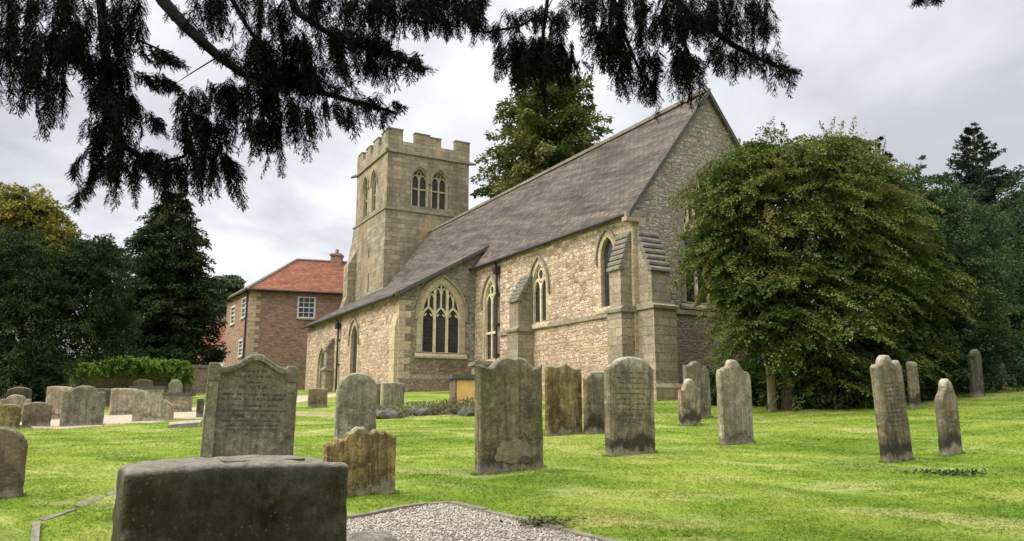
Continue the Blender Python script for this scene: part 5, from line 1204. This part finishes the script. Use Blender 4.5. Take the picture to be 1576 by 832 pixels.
ST = [(450, 108, 600, 152, 20, 6, 22), (365, 88, 455, 118, 14, 2, 26), (600, 150, 618, 170, 5, 8, 8), (270, 0, 360, 90, 9, -6, 30), (1120, 50, 1225, 100, 12, 6, 18), (500, 30, 650, 88, 18, 6, 24), (740, 35, 850, 0, 14, 0, 26), (0, 60, 130, 62, 16, 0, 40), (0, -10, 220, -10, 34, 0, 90), (0, 35, 130, 55, 22, -4, 60), (0, 75, 100, 90, 20, -5, 90), (60, 110, 105, 120, 8, 0, 85), (100, 30, 210, 40, 24, 5, 80), (130, 80, 200, 95, 22, 0, 80), (140, 130, 205, 145, 22, 5, 80),
      (150, 185, 205, 210, 18, -5, 75), (155, 215, 110, 255, 6, -8, 28), (160, 240, 285, 250, 26, 0, 66), (165, 240, 126, 302, 12, -10, 30), (200, 70, 250, 80, 10, 30, 22), (200, 110, 255, 120, 12, 35, 24), (205, 150, 240, 180, 9, 8, 36),
      (215, 225, 285, 240, 14, 0, 40), (280, 150, 290, 235, 10, 5, 38), (275, 140, 350, 125, 14, 0, 70), (290, 170, 350, 190, 16, 0, 80), (300, 235, 330, 245, 8, 0, 75), (340, 230, 368, 250, 7, 9, 66), (350, 125, 450, 130, 22, 0, 90),
      (380, 180, 440, 190, 12, 4, 75), (440, 150, 480, 170, 9, 14, 82), (290, -10, 480, -10, 26, 0, 70), (360, 60, 480, 60, 26, 0, 75), (380, 90, 500, 100, 26, 5, 70), (450, 50, 560, 40, 26, 8, 64), (480, -10, 640, -10, 34, 0, 66),
      (560, 50, 600, 60, 9, 0, 52), (500, 90, 600, 88, 16, 8, 48), (590, 75, 635, 95, 9, 20, 10), (600, 80, 640, 98, 6, 6, 30), (480, 150, 560, 162, 11, 12, 52), (540, 158, 590, 168, 8, 18, 6), (540, 162, 590, 170, 6, 5, 34),
      (620, -10, 742, -10, 32, 4, 56), (650, 15, 738, 20, 15, 5, 42), (735, 50, 840, 22, 10, 0, 18), (765, 55, 880, 60, 32, 0, 48), (768, 75, 885, 85, 34, 0, 48), (820, 10, 870, 15, 8, 0, 55), (885, 85, 900, 92, 3, 7, 12),
      (870, -10, 1180, -10, 56, 0, 72), (900, 40, 1000, 40, 20, 0, 60), (920, 70, 940, 90, 5, -8, 24), (940, 65, 1010, 75, 20, 0, 72), (985, 105, 1005, 125, 6, 0, 52), (1010, 20, 1160, 20, 28, 0, 54), (1040, 75, 1080, 85, 16, 0, 70),
      (1085, 60, 1130, 78, 10, 4, 60), (1130, 66, 1215, 108, 13, 0, 42), (1180, 97, 1212, 108, 5, 16, 6), (1150, 0, 1178, 40, 10, 12, 26), (1405, -8, 1452, -8, 5, 4, 10)]
rg = np.random.default_rng(77)
for (ex, ey, rx_, ry_, cnt) in EL:
    for i in range(int(cnt * .4)):
        a, r_ = rg.uniform(0, 6.28), math.sqrt(rg.random()); x_, y_ = ex + rx_ * r_ * math.cos(a), ey + ry_ * r_ * math.sin(a) - 18; ST.append((x_, y_, x_, y_, 1, 0, 36))
P_, D_n, L_n = [], [], []
for x0, y0, x1, y1, cnt, dx, dy in ST:
    Yb = YL if x0 < 760 else YR
    KT = max(1, math.hypot(x1 - x0, y1 - y0) / 13.0)
    for i in range(int(cnt * 1.08 + .5)):
        f_ = min(1, max(0, (math.floor(rg.random() * KT) + .5 + rg.normal(0, .17)) / KT)); Yd_ = Yb + rg.normal(0, .22); px, py = x0 + (x1 - x0) * f_ + rg.normal(0, 3), y0 + (y1 - y0) * f_ + rg.normal(0, 4)
        k = rg.uniform(.5, 1.2); a0 = np.array(at(px, py, Yd_)); a1 = np.array(at(px + (dx + rg.normal(0, 9)) * k, py + dy * k, Yd_ + rg.normal(0, .08)))
        S_ = np.linalg.norm(a1 - a0); ax = (a1 - a0) / S_; sw = np.array([rg.normal(0, .06), rg.normal(0, .06), 0]); side = nrm(np.array([rg.normal(), rg.normal(), 0.0])[None])[0]
        nt_ = max(6, int(S_ / .0105))
        for j in range(nt_):
            t_ = j / nt_; q0 = a0 + ax * S_ * t_ + sw * S_ * math.sin(t_ * 3) ; sg = 1 if j % 2 else -1
            out = side * sg + rg.normal(0, .35, 3); dirv = out * .75 + ax * .8 + np.array([0, 0, -.25]); dirv /= np.linalg.norm(dirv)
            tl = rg.uniform(.03, .085) * (1.25 - .95 * t_); nn_ = max(3, int(tl / .0048)); tt = (np.arange(nn_) / nn_)[:, None]
            pos = q0 + dirv * tl * tt + np.array([0, 0, -.2]) * tl * tt ** 2; perp = np.cross(dirv, rg.normal(0, 1, 3)); perp /= np.linalg.norm(perp) + 1e-9
            nd = dirv * .8 + perp * np.where(np.arange(nn_) % 2, 1, -1)[:, None] * .6
            P_.append(pos); D_n.append(nd); L_n.append(np.full(nn_, .029) * rg.uniform(.8, 1.2, nn_))
P_ = np.concatenate(P_) - np.array(yb); D_n = np.concatenate(D_n); L_n = np.concatenate(L_n)
Vn = leaves(P_, D_n, L_n, .0062, rg, 1.0)
# the rest of the canopy, overhead and out of the frame
n = 16000; ang_ = rg.uniform(0, 6.28, n); rad_ = 9.5 * np.sqrt(rg.random(n)); Pc = np.stack([.5 + rad_ * np.cos(ang_) * 1.1, -6.3 + rad_ * np.sin(ang_) * .8, 5.0 + rg.random(n) * 3.0 - .12 * rad_], 1)
ok = (Pc[:, 2] > 2.9 + np.maximum(0, Pc[:, 1]) * .70); Pc = Pc[ok]
Vc = leaves(Pc - np.array(yb) + np.array([0, 0, 0]), rg.normal(0, 1, Pc.shape) * np.array([1, 1, .5]), .5, .3, rg, .8)
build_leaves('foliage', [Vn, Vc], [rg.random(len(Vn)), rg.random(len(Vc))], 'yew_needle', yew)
print('yew needles', len(Vn), 'faces total', sum(len(o.data.polygons) for o in COL.objects if o.type == 'MESH'))
